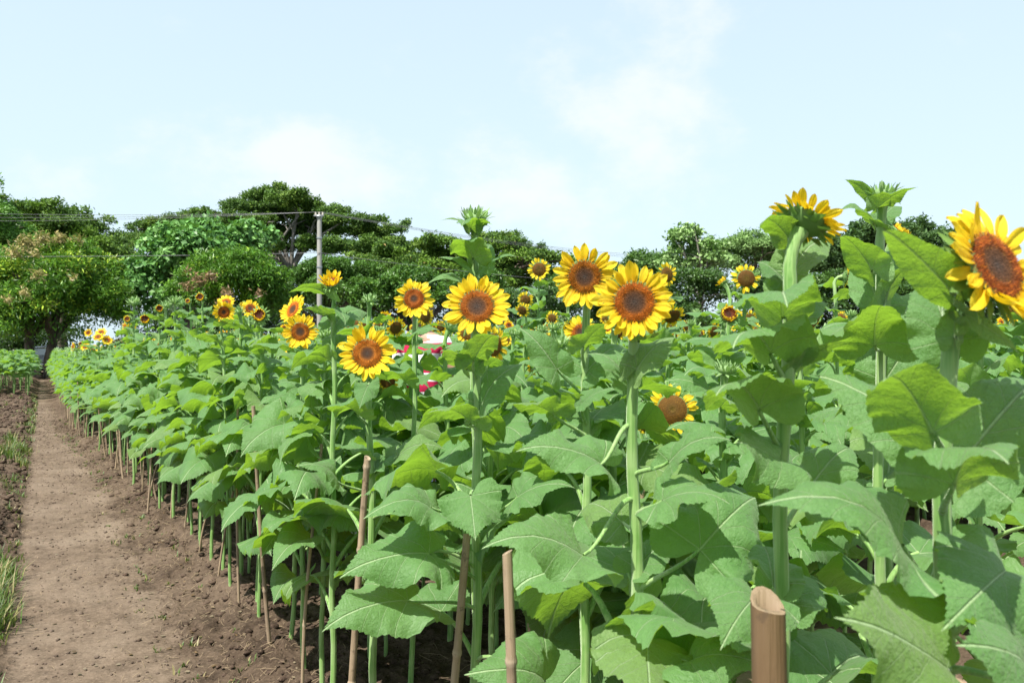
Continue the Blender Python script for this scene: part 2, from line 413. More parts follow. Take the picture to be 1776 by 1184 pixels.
strip('ground_right', lambda d: np.concatenate([np.linspace(X1(d) + 2.6 / C_, X1(d) + 16, 130), np.linspace(X1(d) + 16, X1(d) + 60, 20)[1:]]), M['soil'], .006, 'brown soil of the beds beyond the walkway')
V = np.array([(-900, -200, -.12), (900, -200, -.12), (900, 1500, -.12), (-900, 1500, -.12)])
gfar = soil_material('far_grassland', (.05, .08, .025), (.08, .12, .04), (.12, .12, .06))
tag(link('ground', MB().add(V, [(0, 1, 2, 3)]).mesh('ground', [gfar])), 'flat farmland running out to the horizon', kind='structure')

# clods
ico = []
def clod_mesh():
    p = (1 + 5 ** .5) / 2
    V = np.array([(-1, p, 0), (1, p, 0), (-1, -p, 0), (1, -p, 0), (0, -1, p), (0, 1, p), (0, -1, -p), (0, 1, -p), (p, 0, -1), (p, 0, 1), (-p, 0, -1), (-p, 0, 1)], float)
    V /= np.linalg.norm(V[0])
    F = np.array([(0, 11, 5), (0, 5, 1), (0, 1, 7), (0, 7, 10), (0, 10, 11), (1, 5, 9), (5, 11, 4), (11, 10, 2), (10, 7, 6), (7, 1, 8), (3, 9, 4), (3, 4, 2), (3, 2, 6), (3, 6, 8), (3, 8, 9), (4, 9, 5), (2, 4, 11), (6, 2, 10), (8, 6, 7), (9, 8, 1)])
    return V, F
CV, CF = clod_mesh()
def scatter_clods(name, n, pos, size, mat, label):
    mb = MB()
    VV = []; FF = []
    for k in range(n):
        x, y = pos(); s = size() * (1 + .10 * max(0, y - 3)) ** .5
        v = CV * (s * (1 + rng.normal(0, .22, (12, 1)))) * np.array([1, 1, .62]); a = rng.random() * 6.28
        v = np.stack([v[:, 0] * math.cos(a) - v[:, 1] * math.sin(a), v[:, 0] * math.sin(a) + v[:, 1] * math.cos(a), v[:, 2]], 1)
        v += (x, y, hz(x, y) + s * .2)
        VV.append(v); FF.append(CF + 12 * k)
    mb.add(np.concatenate(VV), np.concatenate(FF)); o = link(name, mb.mesh(name, [mat], True)); tag(o, label, kind='stuff')
def near_d(a=1.2, b=16, p=1.6): return a + (b - a) * random.random() ** p
def pos_bank():
    d = near_d(2.2); return float(X1(d)) + random.gauss(-.12, .16) / C_, d
def pos_bed():
    d = near_d(2, 14); return float(X1(d)) + random.uniform(-.15, 1.4) / C_, d
def pos_left():
    d = near_d(3.4, 24); return XL(d) - abs(random.gauss(0, .9)) - .03, d
def pos_right():
    d = near_d(2, 14); return float(X1(d)) + random.uniform(2.6, 12) / C_, d
def pos_path():
    d = near_d(2.6, 20); f = random.random(); return XL(d) * (1 - f) + (float(X1(d)) - .3) * f, d
scatter_clods('soil_clods', 2600, pos_bed, lambda: abs(random.gauss(.006, .009)) + .003, M['soil'], 'dark crumbs and clods of soil under the sunflowers')
scatter_clods('soil_clods', 1500, pos_bank, lambda: abs(random.gauss(.004, .006)) + .002, M['soil'], 'small soil clods on the bank beside the path')
scatter_clods('soil_clods', 4200, pos_left, lambda: abs(random.gauss(.008, .013)) + .003, M['soil'], 'soil clods on the dug strip left of the path')
scatter_clods('soil_clods', 3200, pos_path, lambda: abs(random.gauss(.002, .0035)) + .0015, M['dirt'], 'fine crumbs of soil lying on the path')
scatter_clods('soil_clods', 1500, pos_right, lambda: abs(random.gauss(.008, .012)) + .004, M['soil'], 'soil clods in the beds beyond the walkway')

# straw and dry bits
def bits(name, n, pos, ln, mat, label, r=.0007):
    mb = MB()
    for k in range(n):
        x, y = pos(); a = random.random() * math.pi; L = ln() ; z = hz(x, y) + .005
        p = Vector((x, y, z)); q = p + Vector((math.cos(a) * L, math.sin(a) * L, random.uniform(-.004, .02)))
        m = (p + q) / 2 + Vector((random.gauss(0, L * .08), random.gauss(0, L * .08), random.random() * .006))
        V, F = tube([p, m, q], [r * (1 + .12 * y)] * 3, 3); mb.add(V, F)
    tag(link(name, mb.mesh(name, [mat])), label, kind='stuff')
bits('straw', 1500, pos_bank, lambda: random.uniform(.006, .06), M['straw'], 'dry straw and root bits on the soil bank')
bits('straw', 600, pos_bed, lambda: random.uniform(.02, .12), M['straw'], 'dry straw lying between the sunflower stems')
bits('straw', 420, pos_path, lambda: random.uniform(.008, .05), M['straw'], 'scraps of straw on the dirt path')
bits('straw', 900, pos_left, lambda: random.uniform(.01, .06), M['straw'], 'dry straw on the dug soil left of the path')

def scraps(n, pos, label):
    VV = []; FF = []; CC = []
    for k in range(n):
        x, y = pos(); a = random.random() * 6.28; s = random.uniform(.003, .012) * (1 + .06 * y); z = hz(x, y) + .004; c = np.array(random.choice([(.16, .10, .055), (.19, .14, .09), (.10, .065, .04), (.24, .19, .13)])) * random.uniform(.7, 1.2)
        for q in range(5):
            an = a + q * 1.257 + random.uniform(-.4, .4); rr = s * random.uniform(.5, 1.1) * (1.5 if q == 0 else 1); VV.append((x + rr * math.cos(an), y + rr * math.sin(an), z + random.uniform(0, .5) * s)); CC.append(c)
        FF.append(tuple(range(5 * k, 5 * k + 5)))
    tag(link('leaf_litter', MB().add(VV, FF, 0, None, np.array(CC)).mesh('leaf_litter', [M['grass']])), label, kind='stuff')
scraps(500, pos_bank, 'dry leaf scraps on the bank by the path'); scraps(500, pos_bed, 'dry leaf scraps under the sunflowers'); scraps(260, pos_path, 'small pale scraps lying on the path'); scraps(500, pos_left, 'dry leaf scraps on the dug soil')
# grass
def grass(name, tufts, label):
    VV = []; FF = []; CC = []; n = 0
    for (x, y, hgt_, cnt, spread) in tufts:
        for k in range(cnt):
            a = random.random() * 6.28; r = abs(random.gauss(0, spread)); bx, by = x + r * math.cos(a), y + r * math.sin(a)
            h = hgt_ * random.uniform(.5, 1.15); ln = random.uniform(.15, .75) * h; a2 = a + random.gauss(0, .9); wd = .0028 * (1 + .09 * y)
            z = hz(bx, by) - .004; dx, dy = math.cos(a2), math.sin(a2); sx, sy = -dy * wd, dx * wd
            c = np.array((.075, .13, .03)) * random.uniform(.6, 1.35)
            if random.random() < .3: c = np.array((.30, .26, .12))
            for t, wf in ((0, 1), (.5, .85), (1, .06)):
                px, py, pz = bx + dx * ln * t * t, by + dy * ln * t * t, z + h * (t - .25 * t * t)
                VV += [(px - sx * wf, py - sy * wf, pz), (px + sx * wf, py + sy * wf, pz)]; CC += [c, c]
            FF += [(n, n + 1, n + 3, n + 2), (n + 2, n + 3, n + 5, n + 4)]; n += 6
    o = link(name, MB().add(VV, FF, 0, None, np.array(CC)).mesh(name, [M['grass']])); tag(o, label, kind='stuff')
tl = []
for k in range(150):
    d = near_d(3.0, 24, 1.1); off = abs(random.gauss(0, .10)) if random.random() < .7 else abs(random.gauss(.2, .6))
    tl.append((XL(d) - off - .02, d, random.uniform(.04, .13), random.randint(5, 18), .035))
for k in range(26):
    d = random.uniform(4.0, 5.2); tl.append((XL(d) - .06 - random.random() * .12, d, random.uniform(.12, .22), 26, .05))
for k in range(20):
    d = random.uniform(9.5, 12.5); tl.append((XL(d) - .1 - random.random() * .3, d, random.uniform(.12, .2), 30, .07))
grass('grass', tl, 'green grass tufts along the left edge of the path')
tr_ = []
for k in range(120):
    d = near_d(2.8, 16, 1.3); tr_.append((float(X1(d)) - random.uniform(.1, .55), d, random.uniform(.02, .06), random.randint(3, 10), .02))
grass('grass', tr_, 'sparse small weeds on the bank right of the path')

# ------------------------------------------------------------------ sunflower leaf
OUT = np.array([(0, 1), (.05, .915), (.135, .80), (.25, .66), (.36, .50), (.445, .32), (.485, .13), (.475, -.05), (.415, -.18), (.32, -.265), (.205, -.27), (.10, -.19)], float)
def outline(n, wid, ser, rs):
    seg = np.linspace(0, len(OUT) - 1, n); i = np.minimum(seg.astype(int), len(OUT) - 2); t = (seg - i)[:, None]
    def g(k): return OUT[np.clip(k, 0, len(OUT) - 1)]
    p0, p1, p2, p3 = g(i - 1), g(i), g(i + 1), g(i + 2)
    p = .5 * ((2 * p1) + (-p0 + p2) * t + (2 * p0 - 5 * p1 + 4 * p2 - p3) * t * t + (-p0 + 3 * p1 - 3 * p2 + p3) * t ** 3)
    p[:, 0] *= wid
    f = 1 + ser * np.where(np.arange(n) % 2, 1, -1) * rs.uniform(.4, 1.4, n)
    f[0] = 1.02; f[-1] = 1
    return p * f[:, None]
def leaf_blade(rs, L=1.0, wid=1.0, a0=.4, a1=-.9, fold=.35, edge=.5, wave=.05, twist=0., lod=0):
    """blade in local frame: junction at origin, tip towards +Y, upper side +Z; returns V, F, UV"""
    n, rings = ((60, [.1, .25, .42, .6, .78, .91, 1]), (18, [.25, .55, .8, 1]), (8, [.5, 1]))[lod]
    ser = (.016, .018, 0)[lod]
    right = outline(n, wid * rs.uniform(.94, 1.06), ser, rs); left = outline(n, wid * rs.uniform(.94, 1.06), ser, rs); left[:, 0] *= -1
    o = np.concatenate([left[::-1], right[1:]]); m = len(o)
    flat = np.concatenate([[(0, 0)]] + [o * r for r in rings])
    x, y = flat[:, 0], flat[:, 1]; ax = np.abs(x)
    # bend along the midrib
    yy = np.linspace(-.3, 1.15, 80); ang = a0 + (a1 - a0) * np.clip(yy, 0, 1.1) ** 1.15
    dy = np.diff(yy, prepend=yy[0]); Y = np.cumsum(np.cos(ang) * dy); Z = np.cumsum(np.sin(ang) * dy)
    k0 = np.interp(0, yy, Y); z0 = np.interp(0, yy, Z)
    ym = np.interp(y, yy, Y) - k0; zm = np.interp(y, yy, Z) - z0; am = np.interp(y, yy, ang)
    ph = rs.uniform(0, 6.28, 6)
    q = fold * ax * np.exp(-np.clip(y, 0, 1) * 2.2) - edge * ax ** 2 * (.5 + 1.2 * np.clip(y, 0, 1)) * 1.8
    side = np.where(x > 0, 1, 0)
    q += wave * (ax / .4) ** 1.6 * (np.sin(y * 9 + ph[0] + side * ph[1]) + .6 * np.sin(y * 17 + ph[2] + side * ph[3]) + .35 * np.sin(y * 31 + ph[4]))
    q += .12 * x * math.sin(ph[5]) + wave * .9 * np.sin(y * 5.5 + x * 4 + ph[5]) * (.3 + ax / .4)
    # quilting between the veins
    q += .0016 * np.sin((y - 1.25 * ax) * 27) * np.minimum(1, ax * 8)
    xx = x * (1 - .18 * np.abs(q) / .3)
    vx = xx; vy = ym - np.sin(am) * q; vz = zm + np.cos(am) * q
    tw = twist * np.clip(y, 0, 1)
    vx, vz = vx * np.cos(tw) - (vz - zm) * np.sin(tw), zm + vx * np.sin(tw) + (vz - zm) * np.cos(tw)
    V = np.stack([vx, vy, vz], 1) * L
    F4 = []; F3 = []
    for k in range(m - 1): F3.append((0, 1 + k + 1, 1 + k))
    for r in range(len(rings) - 1):
        a = 1 + r * m
        for k in range(m - 1): F4.append((a + k, a + k + 1, a + m + k + 1, a + m + k))
    return V, np.array(F3), np.array(F4), flat
def add_blade(mb, rs, T=None, mat=0, **k):
    V, F3, F4, uv = leaf_blade(rs, **k)
    if T is not None:
        A = np.array(T); V = V @ A[:3, :3].T + A[:3, 3]
    n0 = mb.n; mb.add(V, F3, mat, uv)
    # second face block re-uses the same vertices
    if len(F4): mb.F.append((F4 + n0, mat))
    # correct winding so that +Z is the front
def fix(F): return F[:, ::-1]
def rot_frame(yv, nv):
    y = Vector(yv).normalized(); n = Vector(nv); n = (n - y * n.dot(y)).normalized(); x = y.cross(n)
    return Matrix((x, y, n)).transposed()

def leaf_mesh_auto(seed, age, lod=0, name='leaf'):
    """age 0 = small upper leaf, 1 = big lower leaf.  petiole starts at origin, goes outwards along +Y."""
    rs = np.random.default_rng(seed); mb = MB()
    L = .115 + .165 * age ** .8 + rs.uniform(-.02, .025)
    PL = .03 + .15 * age + rs.uniform(0, .05) * age
    el = R(62 - 22 * age + rs.uniform(-10, 10))
    j = Vector((rs.uniform(-.015, .015), math.cos(el) * PL, math.sin(el) * PL))
    a0 = rs.uniform(.15, .6) - .25 * age; a1 = a0 - rs.uniform(.6, 1.5) - .2 * age
    if age < .3: a0 += .35; a1 += .3
    mid = Vector((0, .35 * PL, .0)) + Vector((0, math.cos(el) * PL * .3, math.sin(el) * PL * .2))
    pts = bez(Vector((0, 0, 0)), Vector((0, math.cos(el + .3) * PL * .4, math.sin(el + .3) * PL * .4)), j - Vector((0, math.cos(a0 + .1), math.sin(a0 + .1))) * PL * .3, j, (7, 4, 2)[lod])
    r0 = .0034 + .0026 * age
    add_tube(mb, pts, list(np.linspace(r0 * 1.5, r0 * .75, len(pts))), (7, 5, 3)[lod], 1, False)
    yaw = rs.uniform(-.35, .35); roll = rs.uniform(-.35, .35)
    T = Matrix.Translation(j) @ Matrix.Rotation(yaw, 4, 'Z') @ Matrix.Rotation(roll, 4, 'Y')
    add_blade(mb, rs, T, 0, L=L, wid=rs.uniform(.92, 1.12) * (.74 + .36 * age), a0=a0, a1=a1, fold=rs.uniform(.2, .95), edge=rs.uniform(.2, 1.2), wave=rs.uniform(.035, .085), twist=rs.uniform(-.5, .5), lod=lod)
    return mb
LM = {}
AGES = [0.0, .2, .4, .6, .8, 1.0]
def auto_leaf(age, lod, k):
    a = min(range(6), key=lambda i: abs(AGES[i] - age)); key = (a, lod, k % 6)
    if key not in LM: LM[key] = leaf_mesh_auto(1000 + a * 17 + (k % 6) * 131, AGES[a], lod).mesh('leaf', [M['leaf'], M['stem']])
    return LM[key]
LMB = {}
def auto_leaf_mb(age, lod, k):
    a = min(range(6), key=lambda i: abs(AGES[i] - age)); key = (a, lod, k % 6)
    if key not in LMB: LMB[key] = leaf_mesh_auto(1000 + a * 17 + (k % 6) * 131, AGES[a], lod)
    return LMB[key]
def merge_into(mb, src, T, matmap=(0, 1)):
    A = np.array(T); base = mb.n
    for (V, uv, col) in src.V:
        mb.V.append((V @ A[:3, :3].T + A[:3, 3], uv, col))
    for F, m in src.F: mb.F.append((F + base, matmap[m]))
    mb.n += src.n

# ------------------------------------------------------------------ flower head
def petal_VF(rs, L, W, lift, curl, nseg=7, nx=2, notch=True):
    """petal from origin along +Y, upper side +Z"""
    V = []; UVs = []; tw = rs.uniform(-.25, .25); dr = rs.uniform(-.08, .08)
    y = 0; z = 0
    for i in range(nseg + 1):
        t = i / nseg
        wv = W * (max(0., math.sin(math.pi * min(1, .10 + .90 * t)) ** .62) * (.72 + .4 * t) if t < 1 else .03)
        a = lift + curl * t
        if i: y += math.cos(a) * L / nseg; z += math.sin(a) * L / nseg
        for k in range(-nx, nx + 1):
            s = k / nx
            cup = .16 * W * (s * s) - .05 * W * math.cos(s * 6.0)
            V.append((s * wv / 2 + dr * L * t * t, y - math.sin(a) * cup, z + math.cos(a) * cup + tw * s * wv * .5 * t)); UVs.append((s * .5 + .5, t))
    m = 2 * nx + 1
    F = [(i * m + k, i * m + k + 1, (i + 1) * m + k + 1, (i + 1) * m + k) for i in range(nseg) for k in range(m - 1)]
    return np.array(V), np.array(F), np.array(UVs)
def petal_specs(rs, kind, Rt, rd):
    """list of (angle, radius, z, L, W, lift, curl)"""
    out = []; L0 = Rt - rd * .86
    if kind == 'full': layers = [(21, .10, -.20, 1.0, 0), (18, .30, -.28, .9, .002)]
    elif kind == 'mature': layers = [(17, .1, -.45, .95, 0), (12, .45, -.7, .8, .002)]
    elif kind == 'cup': layers = [(15, .95, -.1, 1.0, 0), (14, 1.3, -.2, .85, .002)]
    elif kind == 'young': layers = [(16, 1.15, .55, .8, 0), (14, 1.4, .6, .65, .002)]
    else: layers = []
    lv_ = rs.uniform(-.10, .18); gapc = rs.uniform(0, 6.28)
    for n, lift, curl, lf, z in layers:
        n = int(round(n * rs.uniform(.8, 1.08))); lift = lift + lv_
        for k in range(n):
            if kind == 'full' and rs.random() < .05: continue
            if kind == 'mature' and rs.random() < .12: continue
            a = 2 * math.pi * (k + rs.uniform(-.28, .28)) / n + (0.16 if z else 0)
            L = L0 * lf * rs.uniform(.76, 1.13); 
            out.append((a, rd * .86, z, L, max(L * rs.uniform(.40, .52), Rt * .20), lift + rs.normal(0, .21) + .12 * max(0, -math.sin(a)), curl + rs.normal(0, .3) + .5 * max(0, -math.sin(a)) * rs.random()))
    return out
def disc_mb(rs, rd, kind, n=420, lod=0, dark=False):
    mb = MB(); H = rd * (.16 if kind != 'mature' else .3)
    rr = np.linspace(0, 1, 9)[1:]; V = [(0, 0, H * .62)]; C = []
    tone = rs.uniform(.82, 1.1); q_ = rs.uniform(.7, 1.0); ring = rs.uniform(.26, .46)
    if rd > .040 and kind == 'full' and lod == 0 and dark: tone = .72; q_ = .5; ring = .5
    def col(r):
        if kind == 'mature': a, b_, c = (.24, .155, .018), (.20, .105, .014), (.28, .135, .012)
        elif kind in ('young', 'cup'): a, b_, c = (.05, .018, .008), (.10, .022, .006), (.26, .055, .006)
        else: a, b_, c = (.070, .048, .038), (.15, .055, .015), (.66, .205, .010)
        a, b_, c = map(np.array, (a, b_, c))
        a2, c2 = a, c * (1, tone, 1) * q_; return a2 + (b_ - a2) * min(1, r / ring) if r < ring else b_ + (c2 - b_) * min(1, (r - ring) / .16)
    C.append(col(0))
    for r in rr:
        for k in range(28):
            an = 2 * math.pi * k / 28; z = H * (.62 + .55 * r * r - 1.1 * r ** 6) if kind != 'mature' else H * (1 - r ** 3)
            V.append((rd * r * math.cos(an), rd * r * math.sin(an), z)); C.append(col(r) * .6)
    F3 = [(0, 1 + k, 1 + (k + 1) % 28) for k in range(28)]
    F4 = [(1 + i * 28 + k, 1 + (i + 1) * 28 + k, 1 + (i + 1) * 28 + (k + 1) % 28, 1 + i * 28 + (k + 1) % 28) for i in range(7) for k in range(28)]
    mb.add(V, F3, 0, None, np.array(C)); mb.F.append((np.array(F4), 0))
    VV = []; FF = []; CC = []; c0 = 0
    if lod: n = 150
    for i in range(n):
        r = math.sqrt((i + .5) / n); an = i * 2.39996; s = rd * (1.25 / math.sqrt(n)) * (1.0 + .25 * rs.random())
        z = H * (.62 + .55 * r * r - 1.1 * r ** 6) if kind != 'mature' else H * (1 - r ** 3)
        h = s * (1.9 if r > .55 else .8) * rs.uniform(.6, 1.3)
        if kind == 'mature': h = s * 1.0
        cx, cy = rd * r * math.cos(an), rd * r * math.sin(an); o = .35 * h * (r - .4)
        c = col(r) * rs.uniform(.65, 1.5)
        if rs.random() < .12 and .45 < r: c = c * 1.5 + np.array((.08, .05, 0))
        for q in range(4):
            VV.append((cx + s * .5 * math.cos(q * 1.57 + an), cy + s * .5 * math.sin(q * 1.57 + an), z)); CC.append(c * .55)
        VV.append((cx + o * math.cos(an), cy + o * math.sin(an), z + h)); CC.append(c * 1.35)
        FF += [(c0 + q, c0 + (q + 1) % 4, c0 + 4) for q in range(4)]; c0 += 5
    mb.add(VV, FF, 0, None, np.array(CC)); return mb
def bract_mb(rs, rd, kind):
    """green back of the head with pointed bracts; +Z is the front"""
    mb = MB(); seg = 18; g = np.array((.15, .27, .075)) if kind != 'bud' else np.array((.21, .33, .13))
    prof = [(.16, -.62), (.42, -.50), (.78, -.32), (1.0, -.08), (1.0, .05), (.8, .10)]
    if kind == 'bud': prof = [(.2, -.62), (.6, -.45), (.95, -.1), (.95, .25), (.62, .52), (.12, .60)]
    V = [(rd * r * math.cos(2 * math.pi * k / seg), rd * r * math.sin(2 * math.pi * k / seg), rd * z) for r, z in prof for k in range(seg)]
    F = [(i * seg + k, i * seg + (k + 1) % seg, (i + 1) * seg + (k + 1) % seg, (i + 1) * seg + k) for i in range(len(prof) - 1) for k in range(seg)]
    mb.add(V, F, 0, None, np.tile(g, (len(V), 1)))
    lay = [(13, .80, -.34, -.1, .75, -.2), (13, .95, -.22, .0, .62, .1), (12, .92, -.12, .05, .5, .1)] if kind != 'bud' else \
          [(11, .8, -.35, .1, 1.0, .9), (12, .98, -.05, .7, .9, .7), (11, .9, .25, 1.0, .95, .6), (9, .6, .45, 1.3, .7, .4), (6, .3, .55, 1.45, .5, .2)]
    for n, r, z, lift, Lf, cu in lay:
        for k in range(n):
            a = 2 * math.pi * (k + rs.uniform(-.3, .3)) / n; L = rd * Lf * rs.uniform(.8, 1.25); W = L * .44
            vs = []; yy = zz = 0; la = lift + rs.normal(0, .18); cu2 = -cu * rs.uniform(.2, 1.1) if kind != 'bud' else cu * rs.uniform(-.8, .9)
            for i in range(6):
                t = i / 5; wv = W * (1 - t) ** .8 * (.75 + .9 * t) if t < 1 else .001
                an = la + cu2 * t
                if i: yy += math.cos(an) * L / 5; zz += math.sin(an) * L / 5
                for s in (-1, 0, 1): vs.append((s * wv / 2, yy - .12 * wv * abs(s) * math.sin(an) * -1, zz + .12 * wv * abs(s)))
            vs = np.array(vs); F = np.array([(i * 3 + q, i * 3 + q + 1, i * 3 + q + 4, i * 3 + q + 3) for i in range(5) for q in range(2)])
            ca, sa = math.cos(a - math.pi / 2), math.sin(a - math.pi / 2)
            x = vs[:, 0]; y = vs[:, 1] + rd * r
            vs = np.stack([x * ca - y * sa, x * sa + y * ca, vs[:, 2] + rd * z], 1)
            c = g * rs.uniform(.75, 1.35)
            mb.add(vs, F, 0, None, np.tile(c, (len(vs), 1)))
    return mb
def corolla_mb(rs, kind, Rt, rd, lod=0):
    mb = MB()
    for (a, r, z, L, W, lift, curl) in petal_specs(rs, kind, Rt, rd):
        V, F, uv = petal_VF(rs, L, W, lift, curl, 7 if not lod else 4, 2 if not lod else 1)
        ca, sa = math.cos(a - math.pi / 2), math.sin(a - math.pi / 2); x = V[:, 0]; y = V[:, 1] + r
        mb.add(np.stack([x * ca - y * sa, x * sa + y * ca, V[:, 2] + z], 1), F, 0, uv)
    return mb
RDF = {'full': .54, 'mature': .60, 'cup': .5, 'young': .62, 'bud': .62}
def make_head(parent, T, kind, Rt, seed, hero=False, lod=0, name='flower_head'):
    rs = np.random.default_rng(seed); rd = Rt * RDF[kind]
    hb = bract_mb(rs, rd, kind); nm = 'bud' if kind == 'bud' else name
    ho = link(nm, hb.mesh(nm, [M['bract']]), parent, T)
    if kind == 'bud': return ho
    link('disc', disc_mb(rs, rd * .98, kind, 1000 if hero else 300, 0, seed == 16).mesh('disc', [M['disc']]), ho)
    if hero:
        for (a, r, z, L, W, lift, curl) in petal_specs(rs, kind, Rt, rd):
            V, F, uv = petal_VF(rs, L, W, lift, curl, 8, 3)
            o = link('petal', MB().add(V, F, 0, uv).mesh('petal', [M['petal']]), ho)
            o.matrix_local = Matrix.Rotation(a - math.pi / 2, 4, 'Z') @ Matrix.Translation((0, r, z))
    else:
        link('petal_ring', corolla_mb(rs, kind, Rt, rd).mesh('petal_ring', [M['petal']]), ho)
    return ho
def face_mat(pos, f):
    f = Vector(f).normalized(); up = Vector((0, 0, 1)) if abs(f.z) < .95 else Vector((0, 1, 0))
    x = up.cross(f).normalized(); y = f.cross(x)
    m = Matrix((x, y, f)).transposed().to_4x4(); m.translation = pos; return m
def fv(yaw, pitch): return Vector((math.sin(R(yaw)) * math.cos(R(pitch)), -math.cos(R(yaw)) * math.cos(R(pitch)), math.sin(R(pitch))))

# ------------------------------------------------------------------ whole plant
def stem_curve(base, top, f, rd, wob=.012, rs=None):
    """points from ground to the back of the head"""
    back = top - f * rd * .58
    H = back.z - base.z; neck = back - f * .035 - Vector((0, 0, .05))
    pts = []
    n = 16; lx, ly = rs.uniform(-1, 1, 2) if rs is not None else (0, 0)
    for i in range(n + 1):
        t = i / n; p = base.lerp(neck, t); p.x += wob * lx * math.sin(t * 3.1) + .004 * math.sin(t * 20 + lx * 9); p.y += wob * ly * math.sin(t * 3.1) + .003 * math.sin(t * 17); pts.append(p)
    pts += bez(neck, neck + Vector((0, 0, .03)), back - f * .025, back, 4)[1:]
    return pts
def at_z(pts, z):
    for a, b_ in zip(pts, pts[1:]):
        if a.z <= z <= b_.z: return a.lerp(b_, (z - a.z) / max(1e-6, b_.z - a.z))
    return pts[-3]
def custom_leaf(root, S, J, T, wid, nh, seed, droop=1.0, fold=None, edge=.7, wave=.072, twist=0, lod=0):
    """leaf from stem point S: junction J, tip T (all in the plant's frame)"""
    if fold is None: fold = .75 if nh[1] > 0 else .42
    wid *= .88
    rs = np.random.default_rng(seed); S, J, T = Vector(S), Vector(J), Vector(T); mb = MB(); dv = T - J; L = dv.length * (1.0 + .1 * droop)
    m = rot_frame(dv, nh); nv = m @ Vector((0, 0, 1))
    a0, a1 = .55 * droop, -.85 * droop
    tang = (m @ Vector((0, math.cos(a0), math.sin(a0)))).normalized(); PL = (J - S).length
    tang = (tang + (J - S).normalized() * (1.6 if J.z < S.z + .01 else .5)).normalized()
    out_ = (J - S); out_.z = 0; out_ = out_.normalized() if out_.length > 1e-4 else tang
    h1 = S + (out_ * .7 + Vector((0, 0, .7 if J.z > S.z else .35))).normalized() * PL * .3
    pts = bez(S, h1, J - tang * PL * .32, J, 9); r0 = .0040
    add_tube(mb, pts, list(np.linspace(r0 * 1.35, r0 * .72, len(pts))), 8, 1, False)
    Tm = m.to_4x4(); Tm.translation = J
    add_blade(mb, rs, Tm, 0, L=L, wid=wid, a0=a0, a1=a1, fold=fold, edge=edge, wave=wave, twist=twist, lod=lod)
    return link('leaf', mb.mesh('leaf', [M['leaf'], M['stem']]), root)
def stem_mesh(pts, r, lod=0):
    mb = MB(); n = len(pts); rad = [r * (1.12 - .38 * i / n) for i in range(n)]
    rad[-1] = r * 1.15; rad[-2] = r * .86
    add_tube(mb, pts, rad, (14, 8, 5)[lod], 0, True); return mb
def auto_leaves(pts, H, rs, n, z0=.25, z1=.96, az0=None, azr=None, dens=1.0):
    out = []; az = rs.uniform(0, 6.28) if az0 is None else az0
    for k in range(n):
        f = k / max(1, n - 1); z = H * (z0 + (z1 - z0) * f ** .9) ; az += 2.39996 + rs.normal(0, .25)
        age = 1 - max(0, (f - .30) / .70) ** 1.15; age = max(0, min(1, age)) * rs.uniform(.82, 1.0)
        if f < .12: age *= .75
        out.append((at_z(pts, pts[0].z + z), az, age, int(rs.integers(0, 6)), rs.uniform(.88, 1.14)))
    return out
PLANT_GROUP = 'sunflowers growing in the field'
def plant(label, base, top, f, kind, Rt, seed, custom=(), nauto=14, hero=True, r=.0125, z0=.25, z1=.95, group=None, avoid=False, name='sunflower', cat='sunflower', petals=None):
    rs = np.random.default_rng(seed); base = Vector(base); top = Vector(top); f = Vector(f).normalized()
    root = empty(name, base, label, cat, group)
    pts = [p - base for p in stem_curve(base - Vector((0, 0, .03)), top, f, Rt * RDF[kind], .012, rs)]
    link('stem', stem_mesh(pts, r).mesh('stem', [M['stem']]), root)
    make_head(root, face_mat(top - base, f), kind, Rt, seed + 5, (hero if petals is None else petals))
    H = pts[-1].z
    for (p, az, age, k, s) in auto_leaves(pts, H, rs, nauto, z0, z1):
        # keep hero fronts clear: leaves whose direction points at the camera are turned aside
        if custom:
            dy = math.cos(az)
            if dy < .1: az = math.pi - az
        o = link('leaf', auto_leaf(age, 0, k), root)
        o.matrix_local = Matrix.Translation(p) @ Matrix.Rotation(-az, 4, 'Z') @ Matrix.Scale(s, 4)
    for c in custom:
        (spy, jx, jy, jd, tx, ty, td, wid, nh) = c[:9]; kw = c[9] if len(c) > 9 else {}
        S = at_z(pts, H0 - (spy - HZ) / FP * base.y - base.z)
        custom_leaf(root, S, P(jx, jy, jd) - base, P(tx, ty, td) - base, wid, nh, seed * 31 + int(jx), **kw)
    return root
def hero_plant(label, spx, d, hpx, hpy, hd, f, kind, rpx, seed, custom=(), nauto=8, bpx=None, **k):
    x = GX(bpx if bpx else spx, d); base = (x, d, hz(x, d)); top = P(hpx, hpy, hd)
    if kind not in ('bud', 'young'): rpx *= .98
    k.setdefault('r', .0125 if rpx > 45 or kind == 'bud' else .0105 if rpx > 26 else .0085)
    return plant(label, base, top, f, kind, rpx / FP * hd, seed, custom, nauto, **k)

